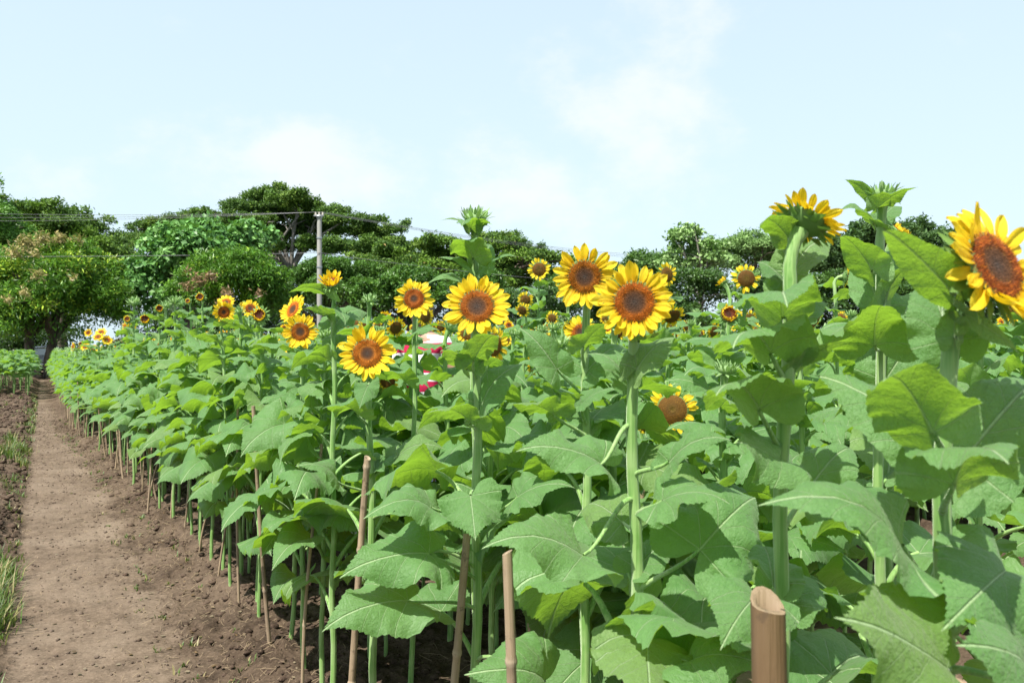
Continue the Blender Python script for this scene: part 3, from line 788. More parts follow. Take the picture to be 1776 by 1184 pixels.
TOP = (0, -.5, .85); TOPF = (0, -.8, .6); UND = (0, .42, .9); UNDL = (-.2, .55, .8)
G1 = 'sunflowers in the first bed'
hero_plant('largest and nearest sunflower at the right edge, bloom turned right and upward', 1640, .96, 1724, 462, .93, fv(25, 20), 'full', 124, 11, [
    (800, 1618, 748, .90, 1530, 640, .83, .95, (0, .45, .9), dict(droop=.9)),
    (900, 1655, 838, .88, 1745, 775, .77, 1.05, (.1, .5, .85)),
    (830, 1668, 800, 1.0, 1800, 655, 1.08, .8, (-.3, -.8, .5)),
    (600, 1643, 590, 1.0, 1600, 462, 1.05, .95, (-.2, -.95, .3), dict(droop=.6)),
    (510, 1650, 505, .93, 1530, 395, .86, .42, (-.2, .5, .8), dict(droop=.7)),
    (1075, 1565, 945, .93, 1335, 850, .90, .95, (.1, -.5, .85)),
    (1115, 1742, 992, .93, 1650, 1075, .84, 1.1, (0, -.7, .7)),
    (1165, 1640, 1160, .86, 1470, 1070, .78, 1.25, (.1, -.7, .7), dict(droop=.5)),
    (1175, 1770, 1175, .86, 1690, 1110, .78, 1.2, (.1, -.7, .7)),
    (520, 1672, 545, .93, 1765, 608, .90, .55, (.3, .5, .8), dict(droop=.5, fold=.1)),
    (800, 1600, 785, 1.08, 1425, 640, 1.15, .85, (0, -.7, .7)),
    (560, 1655, 585, .95, 1665, 500, .93, .7, (0, .9, .4), dict(droop=.3)),
  ], 5, z0=.34, z1=.62, r=.012)
hero_plant('sunflower with its bloom seen from the side, tilted up against the sky', 1352, 1.28, 1398, 384, 1.25, (.56, .22, .80), 'full', 72, 12, [
    (665, 1336, 614, 1.22, 1268, 580, 1.08, .95, UND),
    (720, 1370, 664, 1.24, 1463, 587, 1.2, .55, UND),
    (785, 1316, 712, 1.2, 1240, 662, 1.08, .95, UND),
    (810, 1346, 797, 1.2, 1283, 765, 1.12, 1.3, (0, -.7, .7), dict(droop=.4)),
    (545, 1358, 550, 1.2, 1362, 508, 1.06, .85, UND, dict(fold=1.0)),
    (560, 1366, 560, 1.32, 1436, 518, 1.35, .9, TOP),
    (420, 1366, 410, 1.25, 1318, 380, 1.2, .8, UND),
    (498, 1362, 494, 1.3, 1315, 450, 1.34, .8, TOPF),
    (470, 1372, 475, 1.3, 1440, 408, 1.38, .6, TOP),
    (920, 1400, 850, 1.3, 1480, 770, 1.36, 1.0, TOP),
    (1090, 1310, 1040, 1.2, 1255, 1110, 1.1, 1.1, TOP),
  ], 6, z0=.38, z1=.64)
hero_plant('large sunflower facing the camera right of centre, orange-brown disc', 1098, 1.50, 1100, 524, 1.46, fv(-4, 4), 'full', 74, 13, [
    (1110, 1120, 1110, 1.36, 1128, 1215, 1.18, 1.25, (0, -.7, .7), dict(droop=.4, fold=.15)),
    (870, 1012, 962, 1.42, 848, 935, 1.34, .9, (-.1, -.6, .8)),
    (740, 1040, 806, 1.48, 905, 772, 1.44, .9, (-.1, -.55, .8)),
    (830, 1160, 800, 1.45, 1266, 752, 1.44, .6, (.15, -.45, .88)),
    (660, 1106, 640, 1.5, 1170, 578, 1.55, .72, (-.3, -.75, .6)),
    (640, 1085, 655, 1.55, 1020, 605, 1.6, .8, TOP),
    (1030, 1214, 952, 1.42, 1318, 850, 1.52, 1.1, TOPF),
    (900, 1150, 868, 1.42, 1258, 862, 1.34, 1.1, TOP),
    (1140, 1200, 1150, 1.3, 1340, 1150, 1.2, 1.1, TOP),
    (940, 1080, 905, 1.6, 1010, 870, 1.7, 1.0, TOPF),
    (580, 1108, 592, 1.46, 1150, 575, 1.44, .5, UND, dict(droop=.3)),
  ], 4, z0=.42, z1=.66)
hero_plant('sunflower with drooping lower petals half hidden behind the large centre-right bloom', 1002, 2.0, 1014, 480, 1.95, fv(-8, -2), 'full', 60, 14, [
    (640, 1012, 602, 1.95, 1055, 560, 1.9, .9, UND),
    (660, 1018, 642, 2.0, 1085, 598, 2.05, .8, TOP),
    (690, 966, 640, 1.95, 905, 568, 1.95, .8, (-.2, -.7, .6)),
    (740, 1010, 700, 1.95, 1075, 672, 1.9, .9, TOP),
    (760, 960, 720, 1.95, 880, 700, 1.9, 1.0, UND),
  ], 8, z0=.40, z1=.8, r=.0115, petals=True)
hero_plant('sunflower in the centre below the tall green bud, yellow petals spread wide', 820, 2.05, 827, 532, 2.0, fv(4, 16), 'full', 62, 15, [
    (858, 816, 858, 1.96, 824, 930, 1.84, 1.3, (0, -.75, .65), dict(droop=.4, fold=.1)),
    (740, 815, 735, 1.98, 745, 706, 1.9, .95, UND),
    (645, 810, 640, 2.0, 765, 604, 1.92, .8, UND),
    (660, 822, 626, 1.98, 864, 577, 1.9, .85, UND),
    (740, 836, 702, 2.05, 905, 622, 2.1, .75, TOP),
    (910, 748, 880, 1.95, 634, 885, 1.85, .9, TOP),
    (920, 898, 862, 2.0, 990, 838, 1.95, .95, TOP),
    (1062, 706, 1042, 1.95, 566, 1082, 1.82, 1.0, (0, -.65, .75)),
    (1010, 742, 962, 1.95, 596, 990, 1.85, 1.0, (0, -.65, .75)),
    (990, 735, 968, 1.97, 700, 1010, 1.95, 1.0, (.7, .3, .5)),
    (1150, 945, 1180, 1.75, 818, 1160, 1.65, 1.2, (0, -.7, .7)),
  ], 4, z0=.42, z1=.66)
hero_plant('tall plant with a closed green bud rising above the centre bloom', 826, 2.25, 823, 380, 2.2, (.05, -.25, 1), 'bud', 30, 16, [
    (478, 818, 476, 2.2, 766, 440, 2.15, .75, TOP),
    (452, 820, 448, 2.15, 788, 408, 2.05, 1.0, UND),
    (476, 835, 470, 2.2, 890, 440, 2.15, .7, TOP),
    (474, 840, 462, 2.3, 850, 420, 2.35, .7, TOPF),
    (402, 812, 402, 2.2, 766, 377, 2.15, .55, TOP),
    (398, 826, 396, 2.18, 848, 380, 2.1, .7, UND),
    (394, 828, 388, 2.25, 846, 362, 2.3, .6, TOPF),
    (400, 816, 396, 2.15, 800, 385, 2.05, .7, UND),
    (500, 812, 494, 2.2, 736, 488, 2.15, .5, TOP),
  ], 8, z0=.40, z1=.72, r=.0105)
hero_plant('sunflower with its bloom low beside the striped shirt, tallest leaf hanging under it', 648, 2.72, 637, 613, 2.66, fv(8, 12), 'full', 53, 17, [
    (672, 638, 668, 2.62, 624, 706, 2.55, 1.0, (0, -.9, .2), dict(droop=.3)),
    (740, 620, 720, 2.65, 560, 700, 2.55, 1.0, UND),
    (860, 580, 830, 2.6, 520, 800, 2.5, 1.0, TOP),
    (900, 700, 880, 2.6, 740, 850, 2.55, 1.0, TOP),
    (830, 690, 790, 2.7, 770, 770, 2.7, .9, TOP),
  ], 8, z0=.38, z1=.75)
hero_plant('sunflower with a cup shaped bloom opening upward beside the utility pole', 577, 3.05, 575, 490, 3.0, (-.05, -.62, .78), 'cup', 29, 18, [
    (520, 570, 515, 3.0, 500, 500, 2.95, .55, UND),
    (560, 568, 545, 3.0, 602, 556, 2.9, .9, UND),
  ], 17, z0=.25, z1=.93)
hero_plant('sunflower blooming in front of the person in the striped shirt', 713, 3.3, 718, 518, 3.25, fv(2, 8), 'full', 37, 19, [
    (670, 702, 664, 3.2, 664, 638, 3.1, 1.0, UND),
    (590, 720, 580, 3.25, 760, 568, 3.2, .8, TOP),
  ], 9, z0=.25, z1=.62, petals=True)
hero_plant('sunflower facing forward left of the low centre bloom, orange disc', 527, 3.5, 521, 575, 3.45, fv(4, 2), 'full', 33, 20, [], 15)
hero_plant('sunflower turned left, overlapping the bloom in front of it', 505, 3.85, 509, 537, 3.8, fv(-38, 22), 'full', 30, 21, [], 15)
hero_plant('half opened sunflower with a dark centre on a thick straight stem', 450, 4.15, 450, 546, 4.1, fv(2, 12), 'young', 19, 22, [], 16)
hero_plant('sunflower with a large orange bloom turned right behind a raised leaf', 400, 4.7, 388, 541, 4.65, fv(34, -4), 'full', 21, 23, [], 16)
hero_plant('tall thin sunflower with a small half opened bloom before the mango tree', 348, 5.6, 347, 515, 5.55, fv(0, 10), 'young', 12, 24, [], 17)
hero_plant('small half opened bloom standing alone on the left part of the row', 263, 7.6, 252, 553, 7.5, fv(8, 5), 'young', 13, 25, [], 17, hero=False)
hero_plant('sunflower with small ring of short petals and large brown disc against the trees', 932, 5.3, 935, 467, 5.25, fv(0, 2), 'mature', 22, 26, [], 16)
hero_plant('sunflower low between two stems right of centre, wide brown seed disc', 1170, 2.35, 1166, 710, 2.3, fv(-10, 12), 'mature', 48, 27, [], 9, z0=.35, z1=.66, petals=True)
hero_plant('sunflower with a round brown disc before the pale trees on the right', 1292, 4.3, 1294, 483, 4.25, fv(-6, 2), 'mature', 28, 28, [], 15, petals=True)
hero_plant('sunflower seen side on, touching the round brown disc bloom', 1246, 3.1, 1254, 490, 3.05, (-.55, .25, .75), 'cup', 14, 29, [
    (640, 1240, 636, 3.0, 1192, 608, 2.9, .9, UND), (700, 1240, 690, 3.0, 1160, 655, 2.95, .9, TOP)], 14)
hero_plant('sunflower with short petals nodding to the right, left of the striped shirt', 676, 4.2, 686, 568, 4.15, fv(38, -16), 'mature', 21, 30, [], 14)
hero_plant('sunflower half hidden behind the centre stem, bloom turned right', 856, 3.2, 853, 598, 3.15, fv(40, 4), 'mature', 38, 31, [], 13, petals=True)
hero_plant('sunflower nodding right with petals hanging, between the centre blooms', 918, 3.6, 926, 628, 3.55, fv(60, -10), 'mature', 26, 32, [], 13)
hero_plant('dark centred bloom drooping below the long leaf right of centre', 1168, 3.6, 1166, 548, 3.55, fv(20, -40), 'mature', 26, 33, [], 13)
hero_plant('sunflower peeping out behind the right side of the large bloom', 1150, 4.4, 1156, 476, 4.35, fv(30, 5), 'mature', 24, 34, [], 14)
hero_plant('tall plant with a spiky green bud on top near the right edge', 1525, 1.72, 1532, 338, 1.68, (.05, -.1, 1), 'bud', 30, 35, [
    (355, 1522, 360, 1.65, 1588, 322, 1.6, .85, UND, dict(droop=.4)),
    (360, 1516, 350, 1.7, 1468, 310, 1.7, .6, UND, dict(droop=.6)),
    (395, 1515, 388, 1.68, 1462, 358, 1.62, .6, TOP),
    (380, 1532, 376, 1.75, 1560, 358, 1.8, .7, TOP),
    (480, 1512, 470, 1.65, 1458, 405, 1.6, .75, UND),
    (540, 1520, 530, 1.75, 1478, 445, 1.82, .85, TOPF),
    (545, 1530, 540, 1.68, 1595, 445, 1.62, .5, UND),
    (610, 1518, 600, 1.62, 1530, 520, 1.5, 1.6, UND, dict(fold=.8)),
    (640, 1540, 590, 1.75, 1595, 500, 1.85, .9, TOPF),
    (700, 1535, 660, 1.7, 1600, 560, 1.75, .9, TOPF),
    (470, 1530, 462, 1.75, 1590, 445, 1.8, .7, TOP),
  ], 9, z0=.25, z1=.66, r=.0115)
hero_plant('half opened bud showing orange tips beside the spiky green bud', 1562, 1.95, 1562, 402, 1.9, (.45, -.4, .6), 'young', 26, 36, [], 12, r=.009)
for i, (spx, d, hx, hy, f, kind, rp, lab) in enumerate([
    (1405, 4.0, 1410, 445, fv(30, -30), 'mature', 14, 'small drooping bloom hanging under the upturned bloom'),
    (1468, 3.6, 1468, 480, fv(75, -5), 'mature', 20, 'withering bloom seen edge on before the hedge on the right'),
    (1418, 3.2, 1412, 558, fv(60, -35), 'mature', 26, 'dark bloom facing down beside the thick stem'),
    (1262, 4.4, 1262, 560, fv(-20, 10), 'mature', 12, 'small orange bloom below the round brown disc bloom'),
    (908, 5.2, 911, 520, fv(10, -5), 'mature', 16, 'small brown bloom just right of the centre bloom'),
    (902, 4.8, 906, 538, fv(-30, -20), 'mature', 15, 'small bloom facing down below another small brown bloom'),
    (958, 4.8, 958, 552, fv(-35, -10), 'mature', 15, 'brown bloom turned left near the centre'),
    (975, 4.4, 986, 566, fv(40, -25), 'mature', 14, 'dark brown bloom turned down behind a tall stem'),
    (1124, 3.0, 1118, 740, fv(10, -10), 'mature', 14, 'brown disc half hidden beside the low wide bloom'),
    (668, 3.7, 672, 660, fv(20, 5), 'mature', 24, 'bloom peeping out under the low yellow bloom'),
    (600, 4.9, 600, 553, fv(10, 10), 'full', 13, 'small yellow bloom right of the pole'),
    (612, 5.3, 616, 560, fv(-20, 10), 'mature', 12, 'small bloom beside another small yellow bloom'),
    (640, 5.1, 636, 562, fv(10, 0), 'mature', 13, 'small brown disc bloom before the dark tree'),
    (736, 4.2, 737, 548, fv(50, 0), 'mature', 22, 'bloom edge on, right of the one before the striped shirt'),
    (666, 4.9, 668, 550, fv(10, 30), 'cup', 14, 'small upturned bloom beside the nodding one'),
    (420, 5.3, 422, 530, fv(0, 12), 'young', 10, 'small half opened bloom beside the dark centred one'),
    (431, 5.0, 434, 535, fv(20, 20), 'full', 17, 'yellow bloom behind the dark centred half opened one'),
    (393, 5.5, 392, 525, fv(0, 35), 'full', 17, 'upturned yellow bloom above the large orange one'),
    (325, 6.3, 326, 522, fv(0, 20), 'young', 7, 'tiny opening bloom left of the tall thin plant'),
    (276, 7.0, 276, 535, fv(30, 10), 'young', 9, 'tiny orange bloom between the left buds'),
    (220, 9.0, 221, 553, fv(0, 15), 'young', 8, 'tiny pale opening bloom at the left of the row'),
    (215, 9.6, 217, 567, fv(-40, 0), 'full', 9, 'orange bloom turned left at the left of the row'),
    (230, 9.3, 228, 568, fv(40, 0), 'full', 8, 'orange bloom turned right at the left of the row'),
    (175, 11.5, 175, 577, fv(-5, 35), 'full', 10, 'bright yellow upturned bloom below the mango tree'),
    (172, 11.0, 170, 584, fv(10, 40), 'full', 9, 'bright yellow bloom in front of the upturned one'),
    (152, 12.5, 153, 577, fv(0, 10), 'full', 7, 'orange bloom under the mango tree, left of the bright pair'),
    (185, 11.5, 186, 590, fv(30, 25), 'full', 9, 'orange bloom just right of the bright pair'),
    (150, 13.5, 148, 601, fv(0, 25), 'full', 8, 'low yellow bloom at the far left of the row'),
    (129, 15.0, 127, 601, fv(-45, 0), 'full', 8, 'far leftmost bloom of the row, turned left'),
    (160, 13.0, 162, 604, fv(30, 15), 'full', 7, 'low yellow bloom right of the far leftmost blooms'),
    (140, 14.5, 140, 596, fv(10, 20), 'young', 5, 'tiny orange bloom among the far leftmost blooms'),
    (643, 3.6, 641, 520, (.1, -.3, 1), 'bud', 15, 'green bud with spread leaves left of the striped shirt'),
    (232, 8.3, 232, 525, (.1, -.3, 1), 'bud', 12, 'green bud standing highest at the left of the row'),
    (300, 6.6, 303, 522, (.1, -.3, 1), 'bud', 12, 'green bud between the small left blooms'),
    (310, 7.2, 312, 527, (-.2, -.3, 1), 'bud', 10, 'green bud just right of another green bud'),
    (285, 7.6, 288, 530, (.2, -.3, 1), 'bud', 10, 'low green bud left of two other buds'),
    (418, 4.9, 414, 540, (-.2, -.4, 1), 'bud', 12, 'spiky green bud beside the half opened dark centred bloom'),
    (780, 3.8, 782, 568, (.4, .1, .6), 'bud', 20, 'green bud seen from behind, left of the centre bloom'),
    (1000, 5.3, 985, 520, (0, -.3, 1), 'bud', 12, 'small green bud left of the half hidden bloom'),
    (1700, 2.6, 1690, 560, fv(-60, 0), 'mature', 14, 'orange petals showing left of the largest bloom'),
]):
    if d < 6.5: hero_plant(lab, spx, d, hx, hy, d * .99, f, kind, rp, 100 + i, [], 14, hero=False)
    else:
        hero_plant(lab, spx, d, hx, hy, d * .99, f, kind, rp * 1.1, 100 + i, [], 13, hero=False, z0=.25)

# ------------------------------------------------------------------ the rest of the field
def template(seed, kind, full=True, H=1.5, yaw=0, pitch=10):
    """a plant at the origin; full: every leaf an object, else one foliage mesh"""
    rs = np.random.default_rng(seed); f = fv(yaw, pitch); Rt = rs.uniform(.055, .08)
    if kind == 'young': Rt *= .75
    if kind == 'bud': Rt = .038
    top = Vector((rs.uniform(-.03, .03), rs.uniform(-.03, .03), H))
    pts = stem_curve(Vector((0, 0, -.04)), top, f if kind != 'bud' else Vector((.1, -.2, 1)).normalized(), Rt * RDF[kind], .02, rs)
    root = bpy.data.objects.new('sunflower', None); root.empty_display_size = .1
    kids = [root]
    def lk(name, data, parent, mw=None):
        o = bpy.data.objects.new(name, data); o.parent = parent
        if mw is not None: o.matrix_local = mw
        kids.append(o); return o
    lk('stem', stem_mesh(pts, rs.uniform(.0095, .012), 0 if full else 1).mesh('stem', [M['stem']]), root)
    lv = auto_leaves(pts, pts[-1].z, rs, int(rs.integers(16, 20)), .36, .95)
    if full:
        for (p, az, age, k, s) in lv:
            lk('leaf', auto_leaf(age, 0, k), root, Matrix.Translation(p) @ Matrix.Rotation(-az, 4, 'Z') @ Matrix.Scale(s, 4))
    else:
        mb = MB()
        for (p, az, age, k, s) in lv:
            merge_into(mb, auto_leaf_mb(age, 1, k), Matrix.Translation(p) @ Matrix.Rotation(-az, 4, 'Z') @ Matrix.Scale(s, 4))
        lk('foliage', mb.mesh('foliage', [M['leaf'], M['stem']]), root)
    T = face_mat(top, f if kind != 'bud' else Vector((.1, -.2, 1))); rd = Rt * RDF[kind]
    nm = 'bud' if kind == 'bud' else 'flower_head'
    if kind != 'none':
        ho = lk(nm, bract_mb(rs, rd, kind).mesh(nm, [M['bract']]), root, T)
        if kind != 'bud':
            lk('disc', disc_mb(rs, rd, kind, 200, 1).mesh('disc', [M['disc']]), ho)
            lk('petal_ring', corolla_mb(rs, kind, Rt, rd, 0 if full else 1).mesh('petal_ring', [M['petal']]), ho)
    return kids
def place_template(kids, loc, rz, s, label, group):
    mp = {}
    for o in kids:
        c = o.copy(); COL.objects.link(c); mp[o] = c
        if o.parent: c.parent = mp[o.parent]
    r_ = mp[kids[0]]; r_.location = loc; r_.rotation_euler = (0, 0, rz); r_.scale = (s, s, s)
    tag(r_, label, 'sunflower', group); return r_
TF = {k: [template(300 + i * 7 + j, k, True, 1.5, y, p) for i, (y, p) in enumerate(v)] for j, (k, v) in enumerate({
    'bud': [(0, 60)] * 6, 'mature': [(15, -10), (-25, 5)], 'full': [(-10, 8)], 'young': [(5, 20)]}.items())}
TM = {k: [template(500 + i * 7 + j, k, False, 1.5, y, p) for i, (y, p) in enumerate(v)] for j, (k, v) in enumerate({
    'bud': [(0, 60)] * 6, 'mature': [(15, -10), (-25, 5), (30, 0)], 'full': [(-10, 8), (20, 15)], 'young': [(5, 20)]}.items())}
index_kids()
heads = [(o.location.x, o.location.y) for o in bpy.data.objects if o.name.startswith('sunflower') and o.parent is None and o.type == 'EMPTY' and o.users_collection]
cand = []
offs = [0.02, .46, .92, 1.28]
o_ = 2.78
while o_ < 15:
    if not any(a - .05 < o_ < b_ + .05 for a, b_ in GAPS): offs.append(o_)
    o_ += .42
rs = np.random.default_rng(99)
for oi, off in enumerate(offs):
    v = -1.0
    d = .9
    while d < 42:
        d += (.27 if off > .1 else .22) * rs.uniform(.8, 1.25)
        x = float(X1(d)) + (off + rs.normal(0, .04)) / C_; dd = d + rs.normal(0, .03)
        px = 888 + FP * x / dd
        if px < -60 or px > 1990: continue
        if off > 9 and dd > 17: continue
        if off > 5 and dd > 26: continue
        if min((x - a) ** 2 + (dd - b_) ** 2 for a, b_ in heads) < .17 ** 2: continue
        cand.append((off, x, dd, px))
# nearest row first, then by distance
def vis(c):
    off, x, d, px = c
    return d * (1 if off < .1 else 1.15 if off < .6 else 1.5 if off < 1.4 else 1.35)
cand.sort(key=vis)
FILL = []; NOBJ = 245; nfull = 0; stuff = []
for i, (off, x, d, px) in enumerate(cand):
    r_ = rs.random()
    if off < .1:
        if d < 2.9 : continue                  # the near row is placed by hand
    if px > 1250 and d < 2.4: continue
    if d < 1.7: continue
    if 665 < px < 795 and 2.4 < d < 6.6: continue
    if 1095 < px < 1235 and d < 2.85: continue
    if 570 < px < 610 and 5 < d < 7.1: continue
    pbl = .0 if off < .5 else .18
    kind = 'mature' if r_ < pbl else 'full' if r_ < pbl * 1.15 else 'young' if r_ < pbl * 1.3 else 'bud'
    Ht = (1.50 if off < .1 else 1.46) if d < 9 else 1.44
    if d > 9: Ht -= min(.14, (d - 9) * .02)
    if off > 2.7: Ht = 1.58
    if off > 2.7 and d > 10: Ht = 1.66
    Ht *= rs.uniform(.93, 1.06); s = Ht / 1.5; rz = rs.normal(0, .35)
    if i < NOBJ:
        full = d < 5.6 and nfull < 85
        nfull += full
        kids = (TF if full else TM)[kind]; kids = kids[int(rs.integers(0, len(kids)))]
        q = place_template(kids, (x, d, hz(x, d)), rz, s, 'x', 'x')
        FILL.append((q, off, px, d, kind))
    else: stuff.append((x, d, rz, s, kind))
ORD = ['leftmost', 'second', 'third', 'fourth', 'fifth', 'sixth', 'seventh', 'eighth', 'ninth', 'tenth', 'eleventh', 'twelfth', 'thirteenth', 'fourteenth', 'fifteenth', 'sixteenth', 'seventeenth', 'eighteenth', 'nineteenth', 'twentieth']
def ordn(i): return ORD[i] if i < 20 else ORD[19]
def ordinals(items, what):
    items = sorted(items, key=lambda t: t[0]); n = len(items)
    for i, (px, q) in enumerate(items):
        if n == 1: q['label'] = 'only ' + what[0]
        elif i == n - 1: q['label'] = 'rightmost ' + what[0]
        elif i == 0: q['label'] = 'leftmost ' + what[0]
        elif i > 18: q['label'] = what[0] + ' further right'
        else: q['label'] = ordn(i) + ' from the left, ' + what[0]
LMK = [(130, 'under the big mango'), (230, 'left of the highest green bud'), (360, 'below the small left blooms'), (480, 'left of the pole'), (600, 'below the pole'), (760, 'around the striped shirt'), (900, 'around the centre bloom'), (1060, 'left of the largest facing bloom'), (1200, 'right of the largest facing bloom'), (1330, 'below the airy tree'), (1480, 'below the upturned bloom'), (1620, 'below the spiky bud'), (9999, 'at the right edge')]
WHAT = {'bud': 'budded sunflower', 'mature': 'brown disced sunflower', 'full': 'yellow sunflower', 'young': 'half open sunflower'}
zones = {}
for (q, off, px, d, kind) in FILL:
    lm = next(t for a, t in LMK if px < a); wh = 'edge row' if off < .1 else 'first bed' if off < 1.4 else 'beyond walkway'
    db = 'near' if d < 4 else 'mid' if d < 6 else 'distant' if d < 9 else 'far'
    zones.setdefault((WHAT[kind], wh, db, lm), []).append((px, q))
for (wt_, wh, db, lm), it in zones.items():
    ordinals(it, (f"{db} {wt_} {lm}, {'past walkway' if wh == 'beyond walkway' else wh}",))
    for _, q in it: q['group'] = f"{wt_}s {'beyond the walkway' if wh == 'beyond walkway' else 'in the ' + wh}"
# the remaining plants, too many to count, as one mass
lowt = []
for k in range(7):
    r2 = np.random.default_rng(800 + k); top = Vector((0, 0, 1.5)); kd = ['bud', 'bud', 'mature', 'bud', 'full', 'bud', 'mature'][k]
    f = fv(r2.uniform(-30, 30), r2.uniform(-10, 20)); pts = stem_curve(Vector((0, 0, -.03)), top, f, .04, .02, r2)
    mb = MB(); V, F = tube(pts[::4] + [pts[-1]], .010, 4); mb.add(V, F, 1)
    for (p, az, age, q, s) in auto_leaves(pts, 1.45, r2, 15, .3, .95):
        merge_into(mb, auto_leaf_mb(age, 2, q), Matrix.Translation(p) @ Matrix.Rotation(-az, 4, 'Z') @ Matrix.Scale(s, 4))
    if kd != 'bud':
        h = MB(); merge_into(h, corolla_mb(r2, kd, .07, .04, 1), Matrix.Identity(4), (2,)); merge_into(h, disc_mb(r2, .04, kd, 20, 0), Matrix.Identity(4), (3,))
        h2 = MB(); merge_into(h2, h, face_mat(top, f), (0, 1, 2, 3)); merge_into(mb, h2, Matrix.Identity(4), (0, 1, 2, 3))
    lowt.append(mb)
big = MB()
for k, (x, d, rz, s, kind) in enumerate(stuff):
    t = lowt[2 if kind == 'mature' and k % 2 else 6 if kind == 'mature' else 4 if kind in ('full', 'young') else (0, 1, 3, 5)[k % 4]]
    merge_into(big, t, Matrix.Translation((x, d, hz(x, d) if d < 58 else 0)) @ Matrix.Rotation(rz + (0 if kind != 'bud' else k), 4, 'Z') @ Matrix.Scale(s, 4), (0, 1, 2, 3))
if stuff:
    tag(link('sunflower_mass', big.mesh('sunflower_mass', [M['leaf'], M['stem'], M['petal'], M['disc']])), 'mass of further sunflower plants filling the back of the field', kind='stuff')
print('plants', len(heads), 'cands', len(cand), 'stuff', len(stuff), 'full', nfull)

# young plants left of the path
def seedling_template(seed):
    rs = np.random.default_rng(seed); mb = MB(); root = bpy.data.objects.new('young_sunflower', None)
    pts = [Vector((0, 0, -.03)), Vector((rs.normal(0, .02), rs.normal(0, .02), .4)), Vector((rs.normal(0, .03), rs.normal(0, .03), .95))]
    V, F = tube(pts, [.011, .009, .006], 6); st = bpy.data.objects.new('stem', MB().add(V, F).mesh('stem', [M['stem']])); st.parent = root
    for (p, az, age, q, s) in auto_leaves(pts, .97, rs, 15, .45, .99):
        merge_into(mb, auto_leaf_mb(min(age, .8), 1, q), Matrix.Translation(p) @ Matrix.Rotation(-az, 4, 'Z') @ Matrix.Scale(s * .9, 4))
    fo = bpy.data.objects.new('foliage', mb.mesh('foliage', [M['leaf'], M['stem']])); fo.parent = root
    return [root, st, fo]
ST = [seedling_template(700 + k) for k in range(5)]
for i in range(70):
    d = 22.5 + (i // 5) * .8 + rs.normal(0, .1); x = XL(d) - .35 - (i % 5) * .42 + rs.normal(0, .08)
    kids = ST[i % 5]; mp = {}
    for o in kids:
        c = o.copy(); COL.objects.link(c); mp[o] = c
        if o.parent: c.parent = mp[o.parent]
    q = mp[kids[0]]; q.location = (x, d, hz(x, d)); q.rotation_euler = (0, 0, rs.uniform(0, 6.28)); s = rs.uniform(1.1, 1.32); q.scale = (s, s, s)
    tag(q, f'young sunflower, {("first", "second", "third", "fourth", "fifth")[i % 5]} from the path in {("first", "second", "third", "fourth", "fifth", "sixth", "seventh", "eighth", "ninth", "tenth", "eleventh", "twelfth", "thirteenth", "fourteenth")[i // 5]} rank', 'sunflower', 'young sunflowers in the bed left of the path')

# ------------------------------------------------------------------ bamboo stakes
def stake(b, t, r, label, seed, group=None, half=False):
    rs = np.random.default_rng(seed); b = Vector(b); t = Vector(t); L = (t - b).length; mb = MB(); n = 26; pts = []; rad = []
    node = [k * rs.uniform(.2, .27) + rs.uniform(.05, .15) for k in range(1, 7)] if r < .02 else [.25, .6]
    zs = sorted(set([0, L] + [z for k in node if k < L - .02 for z in (k - .010, k - .003, k + .003, k + .012)] + list(np.linspace(0, L, 10))))
    r *= 1.0 if r > .02 else .75
    zs = [z for z in zs if 0 <= z <= L]; cv = rs.normal(0, .008, 2)
    for z in zs:
        nb = min([abs(z - k) for k in node]); rr = r * (1.06 - .12 * z / L) * (1.2 if nb < .005 else .97 if nb < .011 else 1.0)
        p = Vector((0, 0, 0)) + Vector((cv[0] * math.sin(z / L * 5), cv[1] * math.sin(z / L * 4), z)); pts.append(p); rad.append(rr)
    V, F = tube(pts, rad, 14); cc = np.repeat(np.array([[0.0 if r > .018 else .9 if min([abs(z - k) for k in node]) < .008 else .1 + .25 * rs.random()] * 3 for z in zs]), 14, 0)
    seg = 14; top = V[-seg:].copy()
    V[-seg:, 2] += (top[:, 0] * rs.uniform(-.5, .5) + top[:, 1] * rs.uniform(-.3, .6)) if r < .018 else (-.45 * top[:, 0] - .2 * top[:, 1] - .25 * r * np.cos(top[:, 0] / r * 2))   # slanted cut
    mb.add(V, F, 0, None, cc)
    inner = V[-seg:].copy(); cen = inner.mean(0); inner2 = (inner - cen) * .72 + cen; low = inner2 - (0, 0, .05)
    W = np.concatenate([V[-seg:], inner2, low]); k = np.arange(seg); k2 = (k + 1) % seg
    mb.add(W, np.concatenate([np.stack([k, k2, seg + k2, seg + k], 1), np.stack([seg + k, seg + k2, 2 * seg + k2, 2 * seg + k], 1)]))
    mb.add(low, [list(range(seg))])
    o = link('bamboo_stake', mb.mesh('bamboo_stake', [M['bamboo'] if r < .018 else M['bamboo_old']]))
    o.location = b; o.rotation_euler = (t - b).to_track_quat('Z', 'Y').to_euler(); tag(o, label, 'stake', group or 'bamboo stakes beside the sunflowers'); return o
def gp(px, d, dz=-.05): x = GX(px, d); return (x, d, hz(x, d) + dz)
stake(gp(1345, .98), P(1340, 1046, .98), .0222, 'thick cut bamboo stake nearest the camera, bottom right', 1)
stake(gp(930, 1.52), P(875, 960, 1.50), .0135, 'leaning bamboo stake with a hollow top, bottom centre', 2)
stake(gp(745, 2.05), P(812, 925, 2.0), .0140, 'bamboo stake leaning right beside the heart shaped leaf', 3)
stake(gp(598, 2.65), P(637, 792, 2.6), .0150, 'grey brown bamboo stake below the low centre bloom', 4)
stake(gp(524, 3.1), P(553, 768, 3.1), .0085, 'thin bamboo stake second from the path edge stakes in front', 5)
stake(gp(469, 3.81), P(438, 704, 3.7), .0125, 'tall straight bamboo stake at the path edge, tallest in front', 6)
